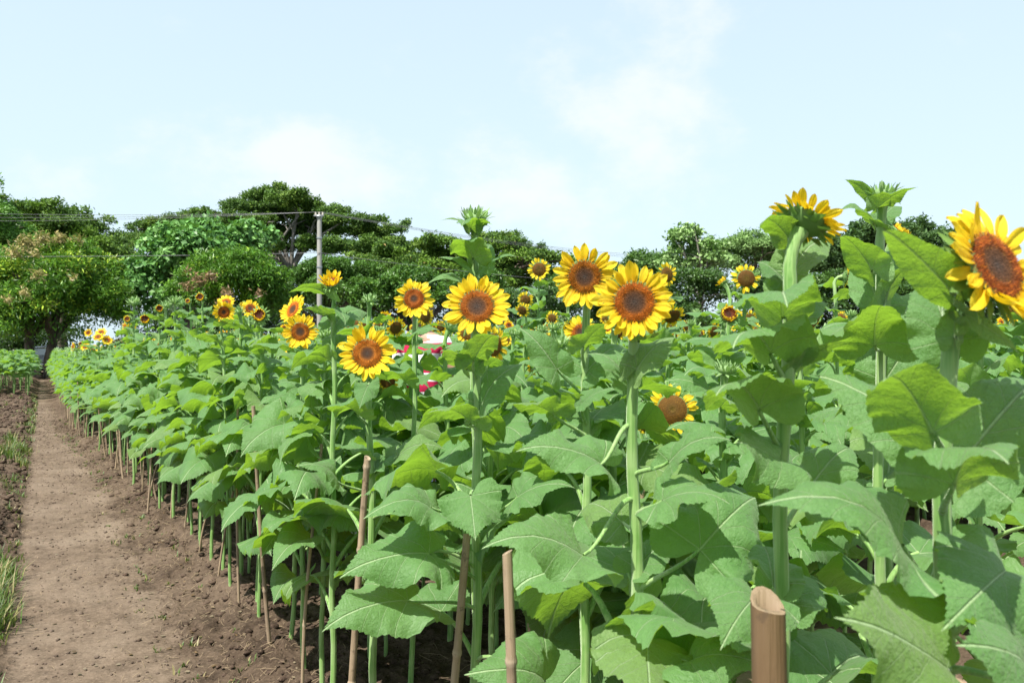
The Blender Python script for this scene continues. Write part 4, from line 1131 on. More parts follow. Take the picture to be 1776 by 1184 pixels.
stake(gp(415, 4.41), P(411, 706, 4.4), .0095, 'tall thin bamboo stake just left of the tallest one', 7)
stake(gp(377, 4.88), P(404, 850, 4.85), .0085, 'short leaning bamboo stake with its base out on the bank', 8)
stake(gp(345, 5.56), P(372, 845, 5.5), .0085, 'leaning bamboo stake beside the low hanging leaf', 9)
stake(gp(320, 6.2), P(334, 780, 6.2), .0110, 'pale bamboo stake at the bank, mid way along the row', 10)
stake(gp(296, 6.59), P(303, 742, 6.6), .0100, 'pale bamboo stake with its base on the bank left of centre stakes', 11)
srs = np.random.default_rng(5)
for i in range(52):
    d = 6.9 + i * .29 + srs.uniform(-.1, .1); x = float(X1(d)) + srs.normal(-.09, .05); L = srs.uniform(.55, 1.0)
    b = Vector((x, d, hz(x, d) - .05)); stake(b, b + Vector((srs.normal(0, .07), srs.normal(0, .05), L)), srs.uniform(.008, .013), 'thin bamboo stake standing along the far part of the row edge', 50 + i, 'bamboo stakes along the far row edge')
for i in range(46):
    off = [.5, .95, 1.3, 2.85, 3.3, 3.75, 4.9, 5.5][i % 8]; d = srs.uniform(2.4, 8); x = float(X1(d)) + off / C_; L = srs.uniform(.6, 1.15)
    if 888 + FP * x / d > 1850: continue
    b = Vector((x, d, hz(x, d) - .05)); stake(b, b + Vector((srs.normal(0, .06), srs.normal(0, .05), L)), srs.uniform(.008, .013), 'bamboo stake among the stems ' + ('inside the first bed' if off < 2 else 'beyond the sandy walkway'), 100 + i, 'bamboo stakes among the stems ' + ('inside the first bed' if off < 2 else 'beyond the walkway'))

sf = [(888 + FP * o.location.x / o.location.y, o) for o in bpy.data.objects if o.get('group') == 'bamboo stakes along the far row edge']
for a, b_, t in ((-999, 112, 'at the very far end of the row edge'), (112, 128, 'close to the far end of the row edge'), (128, 150, 'below the leftmost blooms of the row edge'), (150, 200, 'at the far middle of the row edge'), (200, 245, 'on the bank of the row edge'), (245, 999, 'on the bank beside the pale stake')):
    ordinals([z for z in sf if a <= z[0] < b_], ('thin stake ' + t,))
sf = [(888 + FP * o.location.x / o.location.y, o) for o in bpy.data.objects if str(o.get('group')).startswith('bamboo stakes among')]
for a, t in LMK:
    ins = [z for z in sf if z[0] < a]; sf = [z for z in sf if z[0] >= a]
    for w2 in ('inside the first bed', 'beyond the walkway'):
        ii = [z for z in ins if z[1]['group'].endswith(w2)]
        if ii: ordinals(ii, (f'stake in {"the first bed" if w2[0] == "i" else "the back beds"} {t}',))
# ------------------------------------------------------------------ trees
def leaf_cloud(cen, rad, n, size, asp, rs, cols, shell=.55, up=.35, droop=0., topbias=.0):
    """n leaf quads in the outer part of ellipsoids; cen (k,3), rad (k,3); cols list of (colour, weight)"""
    k = len(cen); vol = (rad[:, 0] * rad[:, 1] + rad[:, 0] * rad[:, 2]); pr = vol / vol.sum()
    idx = rs.choice(k, n, p=pr); u = rs.normal(0, 1, (n, 3)); u /= np.linalg.norm(u, axis=1)[:, None]
    u[:, 2] = np.where((u[:, 2] < -.2) & (rs.random(n) < .7), -u[:, 2], u[:, 2])
    r = shell + (1 - shell) * rs.random(n) ** .6
    ctr = cen[idx] + u * r[:, None] * rad[idx]
    ctr += rs.normal(0, 1, (n, 3)) * size * .5
    # orientation
    ax = u * .8 + rs.normal(0, .7, (n, 3)); ax[:, 2] -= droop; ax /= np.linalg.norm(ax, axis=1)[:, None]
    nr = u * .5 + np.array((0, 0, up)) + rs.normal(0, .45, (n, 3)); nr -= ax * (nr * ax).sum(1)[:, None]; nr /= np.linalg.norm(nr, axis=1)[:, None]
    sd_ = np.cross(ax, nr); L = size * rs.uniform(.6, 1.3, n)[:, None]; W = L * asp
    b0 = ctr - ax * L / 2; t0 = ctr + ax * L / 2
    V = np.stack([b0, ctr + sd_ * W / 2 + nr * L * .06, t0 - nr * L * .06, ctr - sd_ * W / 2 + nr * L * .06], 1).reshape(-1, 3)
    F = np.arange(4 * n).reshape(n, 4)
    # colour: by lobe and by leaf (a property of the leaf itself)
    ca = np.array([c for c, _ in cols]); wt = np.array([w_ for _, w_ in cols], float); wt /= wt.sum()
    lobe = rs.choice(len(ca), k, p=wt); leafc = rs.choice(len(ca), n, p=wt)
    ch = np.where(rs.random(n) < .6, lobe[idx], leafc); c = ca[ch] * rs.uniform(.7, 1.3, n)[:, None]
    return V, F, np.repeat(c, 4, 0)
def branchy(mb, base, crown_pts, r0, rs, fork, bend=.15, seg=8):
    """trunk from base to fork, then limbs to the crown points"""
    base = Vector(base); fork = Vector(fork)
    mid = (base + fork) / 2 + Vector((rs.normal(0, .1), rs.normal(0, .1), 0)) * (fork - base).length * .3
    add_tube(mb, [base - Vector((0, 0, .3)), base, mid, fork], [r0 * 1.35, r0 * 1.15, r0 * .9, r0 * .8], 10)
    for p in crown_pts:
        p = Vector(p); L = (p - fork).length; m1 = fork.lerp(p, .4) + Vector((rs.normal(0, .06), rs.normal(0, .06), .10)) * L; m2 = fork.lerp(p, .75) + Vector((rs.normal(0, .05), rs.normal(0, .05), .06)) * L
        add_tube(mb, [fork, m1, m2, p], [r0 * .5, r0 * .34, r0 * .2, r0 * .07], 6)
        for q in range(3):
            a = m1.lerp(m2, rs.random()); e = a + Vector((rs.normal(0, .3), rs.normal(0, .3), .10 + .1 * rs.random())) * L * .5
            add_tube(mb, [a, a.lerp(e, .5) + Vector((0, 0, .03 * L)), e], [r0 * .16, r0 * .10, r0 * .03], 5)
def tree(name, label, base, lobes, n, size, asp, cols, trunk_r, fork, mat='tree', barkm='bark', seed=1, shell=.5, up=.35, droop=0, group=None, trunks=None, extra=None, nlimb=9):
    rs = np.random.default_rng(seed); root = empty(name, base, label, 'tree', group); b = np.array(base)
    cen = np.array([l[0] for l in lobes]) - b; rad = np.array([l[1] for l in lobes])
    V, F, C = leaf_cloud(cen, rad, n, size, asp, rs, cols, shell, up, droop); C = C * ((1.75, 1.72, 1.3) if name == 'mango_tree' else (1.5, 1.52, 1.2))
    mb = MB().add(V, F, 0, None, C)
    crown = link('crown', mb.mesh('crown', [M[mat]], False), root)
    tb = MB(); sel = rs.choice(len(cen), min(nlimb, len(cen)), replace=False)
    for (bb, ff) in (trunks or [(base, fork)]):
        branchy(tb, Vector(bb) - Vector(base), [cen[i] for i in sel], trunk_r, rs, Vector(ff) - Vector(base))
    link('trunk', tb.mesh('trunk', [M[barkm]]), root)
    if extra:
        for (V, F, C, nm) in extra(rs, b): link(nm, MB().add(V, F, 0, None, C).mesh(nm, [M[mat]], False), crown)
    return root
def dome(px, py, hw, hh, d, k, rs, depth=.9, f=.34, low=.0):
    """lobes over the ellipsoid whose centre shows at px,py with half sizes hw,hh photo pixels"""
    c = np.array(P(px, py, d)); a = hw / FP * d; h = hh / FP * d; out = [(c + (0, 0, -.1 * h), (a * .66, a * .66 * depth, h * .66))]; k = int(k * 1.6)
    for i in range(k):
        u = rs.normal(0, 1, 3); u /= np.linalg.norm(u)
        if u[2] < -.35 + low: u[2] = -u[2]
        s = f * rs.uniform(.38, 1.05)
        out.append((c + u * np.array((a, a * depth, h)) * (1 - s * .62) * rs.uniform(.86, 1.06), (a * s, a * s, max(h * s * .9, a * s * .55))))
    return out
def discs(lst, d, rs, flat=.32, sub=10):
    out = []
    for (px, py, hw, *dd) in lst:
        dj = d + (dd[0] if dd else rs.uniform(-3, 3)); c = np.array(P(px, py, dj)); a = hw / FP * dj
        out.append((c, (a * .6, a * .6, a * flat * .5)))
        for k in range(sub):
            an = rs.uniform(0, 6.28); q = rs.uniform(.3, 1.05); s = rs.uniform(.15, .34)
            out.append((c + np.array((a * q * math.cos(an), a * q * math.sin(an), a * flat * rs.uniform(-.45, .75))), (a * s, a * s, a * s * .42)))
    return out
trs = np.random.default_rng(31)
G = lambda *c: np.array(c)
mango = [(G(.040, .100, .015), 5), (G(.058, .135, .018), 4), (G(.10, .20, .024), 2.2), (G(.17, .26, .035), .7)]
mango_y = mango + [(G(.22, .30, .04), 1.0)]
rain = [(G(.045, .088, .024), 5), (G(.07, .125, .028), 3), (G(.11, .17, .035), 1.2)]
rain_f = rain + [(G(.09, .16, .022), 4), (G(.22, .16, .07), .12)]
def panicles(spots, d, cnt, size, col):
    def fn(rs, b):
        cen = np.array([np.array(P(px, py, dd)) for px, py, hw, dd in spots]) - b; rad = np.array([(hw / FP * dd,) * 3 for px, py, hw, dd in spots])
        V, F, C = leaf_cloud(cen, rad, cnt, size, .35, rs, [(col, 1)], .1, .2, .3)
        return [(V, F, C, 'flower_cluster')]
    return fn
def gz(px, d): return (GX(px, d), d, -.1)
# left mango
tree('mango_tree', 'large round mango tree with tan flower sprays, left edge above the dark car', gz(78, 37), dome(92, 520, 128, 104, 37, 46, trs, .8) + dome(20, 560, 60, 48, 36, 12, trs) + dome(150, 545, 48, 40, 37, 12, trs) + dome(-30, 520, 90, 90, 38, 16, trs),
     62000, .24, .27, mango_y, .24, P(84, 585, 37), seed=41, up=.3, droop=.35, trunks=[(gz(87, 37), P(92, 590, 37)), (gz(66, 36.5), P(50, 588, 37))],
     extra=panicles([(45, 425, 16, 35), (25, 440, 12, 34.2), (75, 418, 14, 35.5), (105, 418, 12, 36), (60, 440, 8, 33.5), (66, 478, 10, 32.5), (125, 480, 5, 32.6), (12, 520, 7, 32.5), (42, 510, 8, 32), (135, 418, 7, 36)], 35, 1300, .2, G(.36, .29, .12)))
tree('leafy_tree', 'bright green tree cropped by the left edge behind the mango', gz(-10, 46), dome(-10, 410, 65, 58, 46, 16, trs) + dome(-25, 350, 30, 52, 46, 8, trs) + dome(20, 440, 60, 50, 47, 10, trs), 26000, .22, .4, [(G(.06, .14, .03), 4), (G(.09, .19, .035), 3)], .3, P(-10, 500, 46), seed=42)
tree('rain_tree', 'spreading rain tree with layered crown behind the left mango', gz(110, 58), discs([(60, 362, 50), (110, 372, 45), (150, 392, 42), (40, 385, 60), (100, 400, 70), (160, 415, 50), (185, 432, 40), (60, 420, 70), (130, 440, 80), (190, 452, 45), (230, 462, 22), (215, 445, 26), (40, 450, 80), (150, 480, 80)], 58, trs, .34),
     70000, .28, .42, rain_f, .45, P(110, 500, 58), 'tree_dull', seed=43, nlimb=12)
tree('rain_tree', 'tallest rain tree with a wide umbrella crown behind the utility pole', gz(500, 72), discs([
    (235, 412, 34), (262, 396, 36), (300, 384, 34), (335, 376, 32), (360, 372, 22), (300, 410, 40), (345, 398, 36), (258, 425, 40), (395, 385, 24),
    (440, 342, 36), (478, 334, 34), (510, 342, 38), (405, 360, 30), (455, 362, 50), (540, 358, 40), (570, 370, 40), (500, 372, 60), (425, 385, 48), (600, 380, 36), (630, 384, 32), (570, 400, 60), (650, 402, 42), (690, 398, 24), (703, 386, 10),
    (520, 478, 50), (565, 492, 46), (610, 486, 50), (650, 500, 50), (585, 520, 60), (530, 515, 50), (470, 402, 60), (540, 425, 55), (610, 430, 60), (660, 440, 50), (690, 425, 36), (430, 420, 50)], 72, trs, .30), 150000, .30, .42, rain, .42, P(505, 470, 72), 'tree_dull', 'bark_grey', seed=44, nlimb=20)
tree('broadleaf_tree', 'blue green broadleaf tree with heart shaped leaves between the two mango trees', gz(340, 40), dome(340, 450, 92, 62, 40, 26, trs) + dome(260, 500, 50, 55, 39, 12, trs) + dome(430, 420, 55, 32, 41, 9, trs), 30000, .30, .75,
     [(G(.06, .145, .045), 4), (G(.09, .20, .065), 4), (G(.14, .26, .10), 1.5)], .3, P(330, 540, 40), seed=45, droop=.5)
tree('mango_tree', 'smaller mango tree with brown hanging sprays left of the utility pole', gz(410, 31), dome(405, 505, 96, 70, 31, 40, trs, .8) + dome(330, 510, 42, 45, 30.5, 8, trs) + dome(475, 520, 38, 52, 31, 8, trs), 42000, .21, .25, mango, .2, P(410, 590, 31), seed=46, droop=.45,
     extra=panicles([(325, 500, 9, 28.8), (345, 488, 10, 28.7), (365, 482, 10, 28.6), (395, 510, 8, 28.4), (325, 472, 6, 29), (385, 525, 6, 28.4), (450, 508, 5, 28.5)], 29, 600, .17, G(.26, .16, .09)))
tree('rain_tree', 'low rain tree dotted with blossom sloping down right of the tall one', gz(820, 54), discs([
    (640, 455, 40), (690, 440, 40), (735, 425, 36), (770, 418, 30), (720, 450, 60), (790, 440, 45), (850, 415, 30), (880, 412, 22), (865, 430, 46), (905, 432, 32), (935, 445, 34), (965, 450, 24), (985, 452, 18), (820, 460, 70), (900, 465, 60), (760, 470, 70), (680, 480, 60), (950, 475, 45), (980, 490, 40), (860, 490, 70)], 54, trs, .36),
     80000, .25, .42, rain_f, .4, P(820, 520, 54), 'tree_dull', seed=47, nlimb=14)
tree('broadleaf_tree', 'dark green round tree in the middle behind the bud', gz(730, 38), dome(715, 510, 68, 46, 38, 20, trs) + dome(650, 525, 40, 40, 37, 8, trs) + dome(820, 500, 55, 36, 42, 10, trs), 34000, .20, .42, [(G(.035, .085, .018), 4), (G(.055, .125, .022), 3), (G(.09, .16, .03), 1)], .22, P(720, 580, 38), seed=48)
tree('broadleaf_tree', 'dark bushy tree right behind the utility pole', gz(560, 50), dome(570, 500, 70, 52, 50, 16, trs) + dome(640, 500, 50, 44, 50, 8, trs) + dome(495, 530, 34, 40, 50, 8, trs), 36000, .2, .42, [(G(.04, .09, .02), 4), (G(.06, .13, .025), 3)], .2, P(560, 570, 50), seed=55)
# trees on the right
tree('broadleaf_tree', 'airy pale green tree with open top sprays on the right', gz(1225, 30), dome(1190, 415, 34, 24, 30, 12, trs, f=.30) + dome(1230, 450, 50, 34, 30, 14, trs, f=.30) + dome(1170, 455, 32, 30, 30, 8, trs), 5600, .15, .7, [(G(.15, .24, .10), 4), (G(.21, .30, .15), 3), (G(.10, .18, .06), 2)], .12, P(1215, 520, 30), seed=49, shell=.15, nlimb=14, barkm='bark_grey')
tree('feathery_tree', 'pale feathery tree behind the airy one, right of centre', gz(1310, 42), dome(1305, 440, 52, 36, 42, 16, trs) + dome(1350, 450, 36, 26, 42, 6, trs) + dome(1240, 455, 46, 40, 42, 8, trs), 17000, .22, .3, [(G(.12, .20, .08), 4), (G(.16, .25, .11), 3)], .2, P(1310, 520, 42), seed=50, mat='tree_dull', shell=.3)
tree('broadleaf_tree', 'dark tree left of the upturned side view bloom', gz(1120, 36), dome(1120, 480, 60, 40, 36, 14, trs) + dome(1010, 500, 60, 40, 42, 12, trs), 22000, .2, .4, [(G(.05, .10, .03), 4), (G(.08, .15, .04), 2)], .2, P(1120, 560, 36), seed=51)
tree('rain_tree', 'dark layered tree behind the spiky bud on the right', gz(1560, 45), discs([(1500, 405, 40), (1545, 400, 40), (1590, 400, 44), (1625, 415, 40), (1640, 440, 46), (1560, 430, 60), (1480, 425, 44), (1420, 432, 34), (1395, 440, 26), (1600, 460, 60), (1500, 460, 60), (1690, 470, 50), (1430, 465, 40)], 45, trs, .38), 38000, .27, .42, [(G(.035, .07, .028), 5), (G(.05, .095, .035), 3)], .4, P(1560, 520, 45), 'tree_dull', seed=52)
# hedge bushes across the right
for i, (px, py, hw, hh, d, lab) in enumerate([(1200, 512, 80, 46, 24, 'rounded green bush below the airy tree'), (1330, 515, 75, 42, 23, 'dense green bush below the feathery tree'), (1450, 520, 75, 50, 22, 'dense dark bush left of the tall spiky bud'),
        (1570, 525, 80, 54, 21, 'dense dark bush behind the tall spiky bud'), (1700, 520, 90, 60, 21, 'dense bush at the right edge behind the nearest bloom'), (1060, 525, 70, 36, 27, 'low green bush behind the large centre right bloom'), (930, 530, 80, 36, 30, 'low green bush behind the small brown blooms')]):
    b = gz(px, d); root = empty('bush', b, lab, 'bush', 'bushes along the back of the field'); r2 = np.random.default_rng(60 + i)
    lb = dome(px, py, hw, hh, d, 16, r2, .6); bot = dome(px, py + hh * 1.2, hw, hh, d, 8, r2, .6)
    cen = np.array([l[0] for l in lb + bot]) - np.array(b); rad = np.array([l[1] for l in lb + bot])
    V, F, C = leaf_cloud(cen, rad, 17000, .105, .5, r2, [(G(.045, .10, .025), 4), (G(.07, .14, .03), 3), (G(.10, .18, .05), 1)], .4)
    link('crown', MB().add(V, F, 0, None, C).mesh('crown', [M['tree']], False), root)
    tb = MB(); branchy(tb, (0, 0, 0), [cen[j] for j in range(0, len(cen), 3)], .05, r2, (0, 0, .5)); link('trunk', tb.mesh('trunk', [M['bark']]), root)
# dark hedge behind the car and under the far tree line
for i, (px, d, lab) in enumerate([(-40, 52, 'dark hedge left of the car'), (60, 53, 'dark hedge right behind the car'), (330, 60, 'dark hedge behind the smaller mango'), (480, 60, 'dark hedge at the foot of the tall rain tree'), (245, 56, 'dark hedge right of the bright sky gap'), (400, 58, 'dark hedge behind the tall thin sunflower'), (560, 57, 'dark hedge behind the utility pole'), (650, 58, 'dark hedge behind the low centre blooms'), (760, 56, 'dark hedge below the tall green bud'), (860, 56, 'dark hedge right of the centre bloom'), (1000, 56, 'dark hedge behind the largest facing bloom')]):
    b = gz(px, d); root = empty('hedge', b, lab, 'hedge', 'dark hedges at the foot of the trees'); r2 = np.random.default_rng(80 + i)
    cen = np.array([(r2.uniform(-1, 1) * (2.9 if i < 2 else 2.6), r2.uniform(-1, 1), r2.uniform(.4, 2.3 if i < 2 else 4.6)) for k in range(26 if i < 2 else 44)]); rad = np.full((len(cen), 3), .85)
    V, F, C = leaf_cloud(cen, rad, 9000, .2, .5, r2, [(G(.03, .065, .018), 4), (G(.05, .10, .026), 2)], .3)
    link('crown', MB().add(V, F, 0, None, C).mesh('crown', [M['tree']], False), root)

# ------------------------------------------------------------------ poles and wires
def pole(x, y, top, r, label):
    root = empty('utility_pole', (x, y, 0), label, 'utility pole'); mb = MB(); add_tube(mb, [(0, 0, -.5), (0, 0, top * .5), (0, 0, top)], [r * 1.25, r * 1.1, r], 14)
    link('shaft', mb.mesh('shaft', [M['concrete']]), root)
    for k, z in enumerate((top - .06, top - .95, top - 2.2)):
        mb = MB(); add_tube(mb, [(0, 0, z - .03), (0, 0, z + .03)], [r * 1.25] * 2, 14); link('band', mb.mesh('band', [M['metal']]), root)
    for sx in (-1, 0, 1):
        mb = MB(); add_tube(mb, [(sx * .15, -.02, top + .0), (sx * .15, -.02, top + .05), (sx * .15, -.02, top + .10), (sx * .15, -.02, top + .15)], [.035, .055, .035, .045], 10); link('insulator', mb.mesh('insulator', [M['ceramic']]), root)
    mb = MB(); box(mb, (0, -.13, top - .03), (.42, .06, .06)); link('crossarm', mb.mesh('crossarm', [M['metal']]), root)
    return root
p1 = P(554, 374, 34); p2x, p2y = GX(1165, 52), 52
pole(p1.x, 34, p1.z, .098, 'grey concrete utility pole in front of the tallest rain tree')
pole(p2x, p2y, p1.z, .098, 'grey concrete utility pole mostly hidden behind the pale trees on the right')
def wire(a, b_, sag, label, r=.008):
    a, b_ = Vector(a), Vector(b_); pts = []
    for i in range(25):
        t = i / 24; p = a.lerp(b_, t); p.z -= sag * 4 * t * (1 - t); pts.append(p)
    mb = MB(); add_tube(mb, pts, r, 5); o = link('power_line', mb.mesh('power_line', [M['wire']])); tag(o, label, 'power line', 'power lines strung from the utility pole')
for k, sx in enumerate((-1, 0, 1)):
    w_ = ('lowest', 'middle', 'highest')[k]; z = p1.z + .12 + (k - 1) * .09
    wire((p1.x + sx * .15, 33.98, p1.z + .15), (-34, 36, p1.z + .5 + (k - 1) * .28), .25, f'{w_} of the three thin wires left of the utility pole')
    wire((p1.x + sx * .15, 33.98, p1.z + .15), (p2x + sx * .15, 51.98, p1.z + .15 + (k - 1) * .1), .3, f'{w_} of the three thin wires right of the utility pole')
wire((p1.x, 33.87, p1.z - 1.6), (-34, 35, p1.z - 1.5), .15, 'single low wire left of the utility pole', .011)
wire((p1.x, 33.87, p1.z - 1.6), (p2x, p2y - .13, p1.z - 1.6), .3, 'single low wire right of the utility pole', .011)

# ------------------------------------------------------------------ people on the walkway
def skin_mat(): return simple('skin', (.42, .24, .16), .55, .4, 0, .12)
M['skin'] = skin_mat(); M['hair'] = simple('hair_brown', (.09, .045, .025), .5, .5, 0, .5, 60); M['denim'] = simple('denim', (.06, .09, .16), .85, .2, 0, .3, 90)
def stripes():
    b = NB('striped_cloth'); o = b.obj(); sp = b.n('ShaderNodeSeparateXYZ'); b.l(o, sp.inputs[0])
    n = b.noise(5, 2, .5); z = b.math('ADD', sp.outputs[2], b.math('MULTIPLY', n, .015))
    f = b.math('FRACT', b.math('DIVIDE', b.math('ADD', z, .068), .150)); s = b.rng(f, .53, .56)
    c = b.mix(s, (.50, .020, .075), (.78, .76, .78)); return b.out(b.pr(c, .85, b.bump(b.noise(9, 3, .5), .4, .03), .2))
def floral():
    b = NB('floral_cloth'); v = b.voro(22, None, 'F1'); s = b.rng(v, .35, .30)
    c = b.mix(s, (.78, .76, .78), (.62, .06, .18)); c = b.mix(b.rng(b.noise(30, 2, .5), .6, .64), c, (.03, .03, .05)); return b.out(b.pr(c, .85, None, .2))
M['stripes'] = stripes(); M['floral'] = floral(); M['blue'] = simple('blue_cloth', (.03, .12, .42), .85, .2)
def skin_obj(name, verts, edges, radii, mat, parent, root_i=0):
    me = bpy.data.meshes.new(name); me.from_pydata([tuple(v) for v in verts], edges, []); me.materials.append(mat)
    sk = me.attributes.new('dummy', 'FLOAT', 'POINT')
    o = link(name, me, parent); md = o.modifiers.new('skin', 'SKIN')
    sv = me.skin_vertices[0].data
    for i, r in enumerate(radii): sv[i].radius = (r if hasattr(r, '__len__') else (r, r))
    for i in range(len(verts)): sv[i].use_root = (i == root_i)
    md.use_smooth_shade = True; s = o.modifiers.new('sub', 'SUBSURF'); s.levels = 2; s.render_levels = 2
    return o
def person(loc, rz, h, shirt, pants, label, arm=.25, hair=True):
    root = empty('person', loc, label, 'person'); root.rotation_euler = (0, 0, rz); k = h / 1.65
    def v(*a): return Vector(a) * k
    # faces -Y in its own frame
    V = [v(0, 0, .90), v(0, .01, 1.05), v(0, .0, 1.22), v(0, .01, 1.35), v(0, 0, 1.43), v(0, -.01, 1.50), v(0, -.005, 1.57),
         v(-.09, 0, .84), v(-.10, -.01, .47), v(-.10, .02, .09), v(-.10, -.14, .035), v(.09, 0, .84), v(.10, -.01, .47), v(.10, .02, .09), v(.10, -.14, .035)]
    E = [(0, 1), (1, 2), (2, 3), (3, 4), (4, 5), (5, 6), (0, 7), (7, 8), (8, 9), (9, 10), (0, 11), (11, 12), (12, 13), (13, 14)]
    r = [(.14, .11), (.12, .09), (.14, .10), (.13, .09), .045, (.068, .08), (.070, .088), .085, .055, .038, .03, .085, .055, .038, .03]
    for s in (-1, 1):
        n = len(V); a = arm if s < 0 else arm * .6
        V += [v(s * .17, .01, 1.33), v(s * (.21 + .1 * a), .0, 1.08), v(s * (.22 + .05 * a), -.16 - a * .3, .93 + a * .3), v(s * .21, -.21 - a * .35, .90 + a * .38)]
        E += [(3, n), (n, n + 1), (n + 1, n + 2), (n + 2, n + 3)]; r += [.055, .042, .028, (.035, .018)]
        for q in range(5):
            m = len(V); fx = (q - 1.7) * .016; ln = (.055, .075, .08, .07, .045)[q]
            V += [v(s * .21 + fx, -.24 - a * .35 - (0 if q < 4 else -.03), .89 + a * .40), v(s * .21 + fx * 1.2, -.24 - a * .35 - ln, .87 + a * .40)]
            E += [(n + 3, m), (m, m + 1)]; r += [.010, .008]
    r = [tuple(x * k for x in q) if hasattr(q, '__len__') else q * k for q in r]
    body = skin_obj('body', V, E, r, M['skin'], root)
    tv = [v(0, 0, .86), v(0, .01, 1.05), v(0, 0, 1.22), v(0, .01, 1.34), v(0, .005, 1.395)]; te = [(0, 1), (1, 2), (2, 3), (3, 4)]; tr2 = [(.165, .13), (.15, .118), (.165, .125), (.15, .11), (.07, .07)]
    for s in (-1, 1):
        n = len(tv); a = arm if s < 0 else arm * .6; tv += [v(s * .175, .01, 1.325), v(s * (.205 + .07 * a), 0, 1.16)]; te += [(3, n), (n, n + 1)]; tr2 += [.072, .064]
    skin_obj('shirt', tv, te, [tuple(x * k for x in q) if hasattr(q, '__len__') else q * k for q in tr2], shirt, root)
    pv = [v(0, 0, .92), v(-.09, 0, .84), v(-.10, -.01, .5), v(-.10, .015, .14), v(.09, 0, .84), v(.10, -.01, .5), v(.10, .015, .14)]
    skin_obj('trousers', pv, [(0, 1), (1, 2), (2, 3), (0, 4), (4, 5), (5, 6)], [tuple(x * k for x in q) if hasattr(q, '__len__') else q * k for q in [(.155, .125), .10, .072, .058, .10, .072, .058]], pants, root)
    # hair shell with a bun
    mb = MB(); nn = 20; mm = 12; VV = []
    for i in range(mm + 1):
        th = math.pi * (.02 + .62 * i / mm)
        for q in range(nn):
            ph = 2 * math.pi * q / nn; back = max(0, math.sin(ph)); rr = 1 + .03 * math.sin(ph * 9 + i)
            VV.append((.088 * math.sin(th) * math.cos(ph) * rr, .105 * math.sin(th) * math.sin(ph) * rr + .012, .112 * math.cos(th) - back * .09 * (i / mm) ** 2 + .02 * (1 - back) * (i / mm)))
    VV = np.array(VV) * k + np.array(v(0, 0, 1.565)); F = [(i * nn + q, (i + 1) * nn + q, (i + 1) * nn + (q + 1) % nn, i * nn + (q + 1) % nn) for i in range(mm) for q in range(nn)]
    mb.add(VV, F); link('hair', mb.mesh('hair', [M['hair']]), root)
    # eyes and nose ridge on the face side
    for s in (-1, 1):
        e = MB(); add_tube(e, [v(s * .030, -.082, 1.555), v(s * .030, -.092, 1.555)], .010 * k, 8); link('eye', e.mesh('eye', [M['wire']]), root)
    e = MB(); add_tube(e, [v(0, -.085, 1.565), v(0, -.108, 1.525), v(0, -.085, 1.515)], [.008 * k, .014 * k, .008 * k], 8); link('nose', e.mesh('nose', [M['skin']]), root)
    return root
PZ = .17
px_, pd = 738, 6.25
person((GX(px_ - 4, pd), pd, PZ), R(165), 1.68, M['stripes'], M['denim'], 'person in a red and white striped shirt standing behind the sunflowers', .5)
person((GX(588, 7.1), 7.1, .02), R(200), 1.42, M['floral'], M['denim'], 'person in white and pink floral top almost hidden left of the striped shirt', .2)
person((GX(1162, 9.6), 9.6, .02), R(30), 1.58, M['blue'], M['denim'], 'person in a blue top half hidden behind the large sunflower', .3)
person((GX(1050, 11.5), 11.5, .02), R(-40), 1.55, M['blue'], M['denim'], 'person in dark blue far behind between the two large blooms', .2)

# low wooden platform on the walkway with sandals
M['plank'] = simple('pale_planks', (.50, .47, .42), .8, .2, 0, .35, 5)
pc = P(700, 903, 5.95); root = empty('wooden_platform', (pc.x - .05, 6.15, 0), 'low pale wooden platform lying on the sandy walkway', 'platform')
dirv = math.atan2(1, -.588) - math.pi / 2
for k in range(8):
    mb = MB(); box(mb, (0, 0, 0), (1.25, .135, .022)); o = link('plank', mb.mesh('plank', [M['plank']]), root); o.location = (math.sin(-dirv) * 0, 0, PZ - .011)
    o.rotation_euler = (0, 0, dirv * 0 + .25); o.location = Vector((-math.sin(.25) * (k - 3.5) * .142, math.cos(.25) * (k - 3.5) * .142, PZ - .011))
for sx in (-1, 1):
    mb = MB(); box(mb, (sx * .5, 0, 0), (.08, 1.1, .12)); o = link('bearer', mb.mesh('bearer', [M['plank']]), root); o.rotation_euler = (0, 0, .25); o.location = (0, 0, PZ - .085)
M['rubber'] = simple('dark_rubber', (.10, .11, .14), .7)
for i, (px, py, a) in enumerate([(757, 917, .3), (718, 905, 1.0)]):
    d = (H0 - PZ) * FP / (py - HZ); o = empty('sandal', (GX(px, d), d, PZ), ('dark sandal on the right corner of the wooden platform', 'dark sandal in the middle of the wooden platform')[i], 'sandal', 'sandals on the platform'); o.rotation_euler = (0, 0, a)
    mb = MB(); pr = [(0, -.12), (.035, -.10), (.045, -.03), (.034, .04), (.030, .10), (0, .125), (-.030, .10), (-.034, .04), (-.045, -.03), (-.035, -.10)]
    V = [(x, y, z) for z in (0.001, .018) for x, y in pr]; n = len(pr); mb.add(V, [list(range(n, 2 * n))]); mb.add(V, [(k, (k + 1) % n, n + (k + 1) % n, n + k) for k in range(n)]); link('sole', mb.mesh('sole', [M['rubber']]), o)
    mb = MB(); add_tube(mb, [(-.038, .0, .012), (0, -.05, .05), (.038, .0, .012)], .006, 6); link('strap', mb.mesh('strap', [M['rubber']]), o)

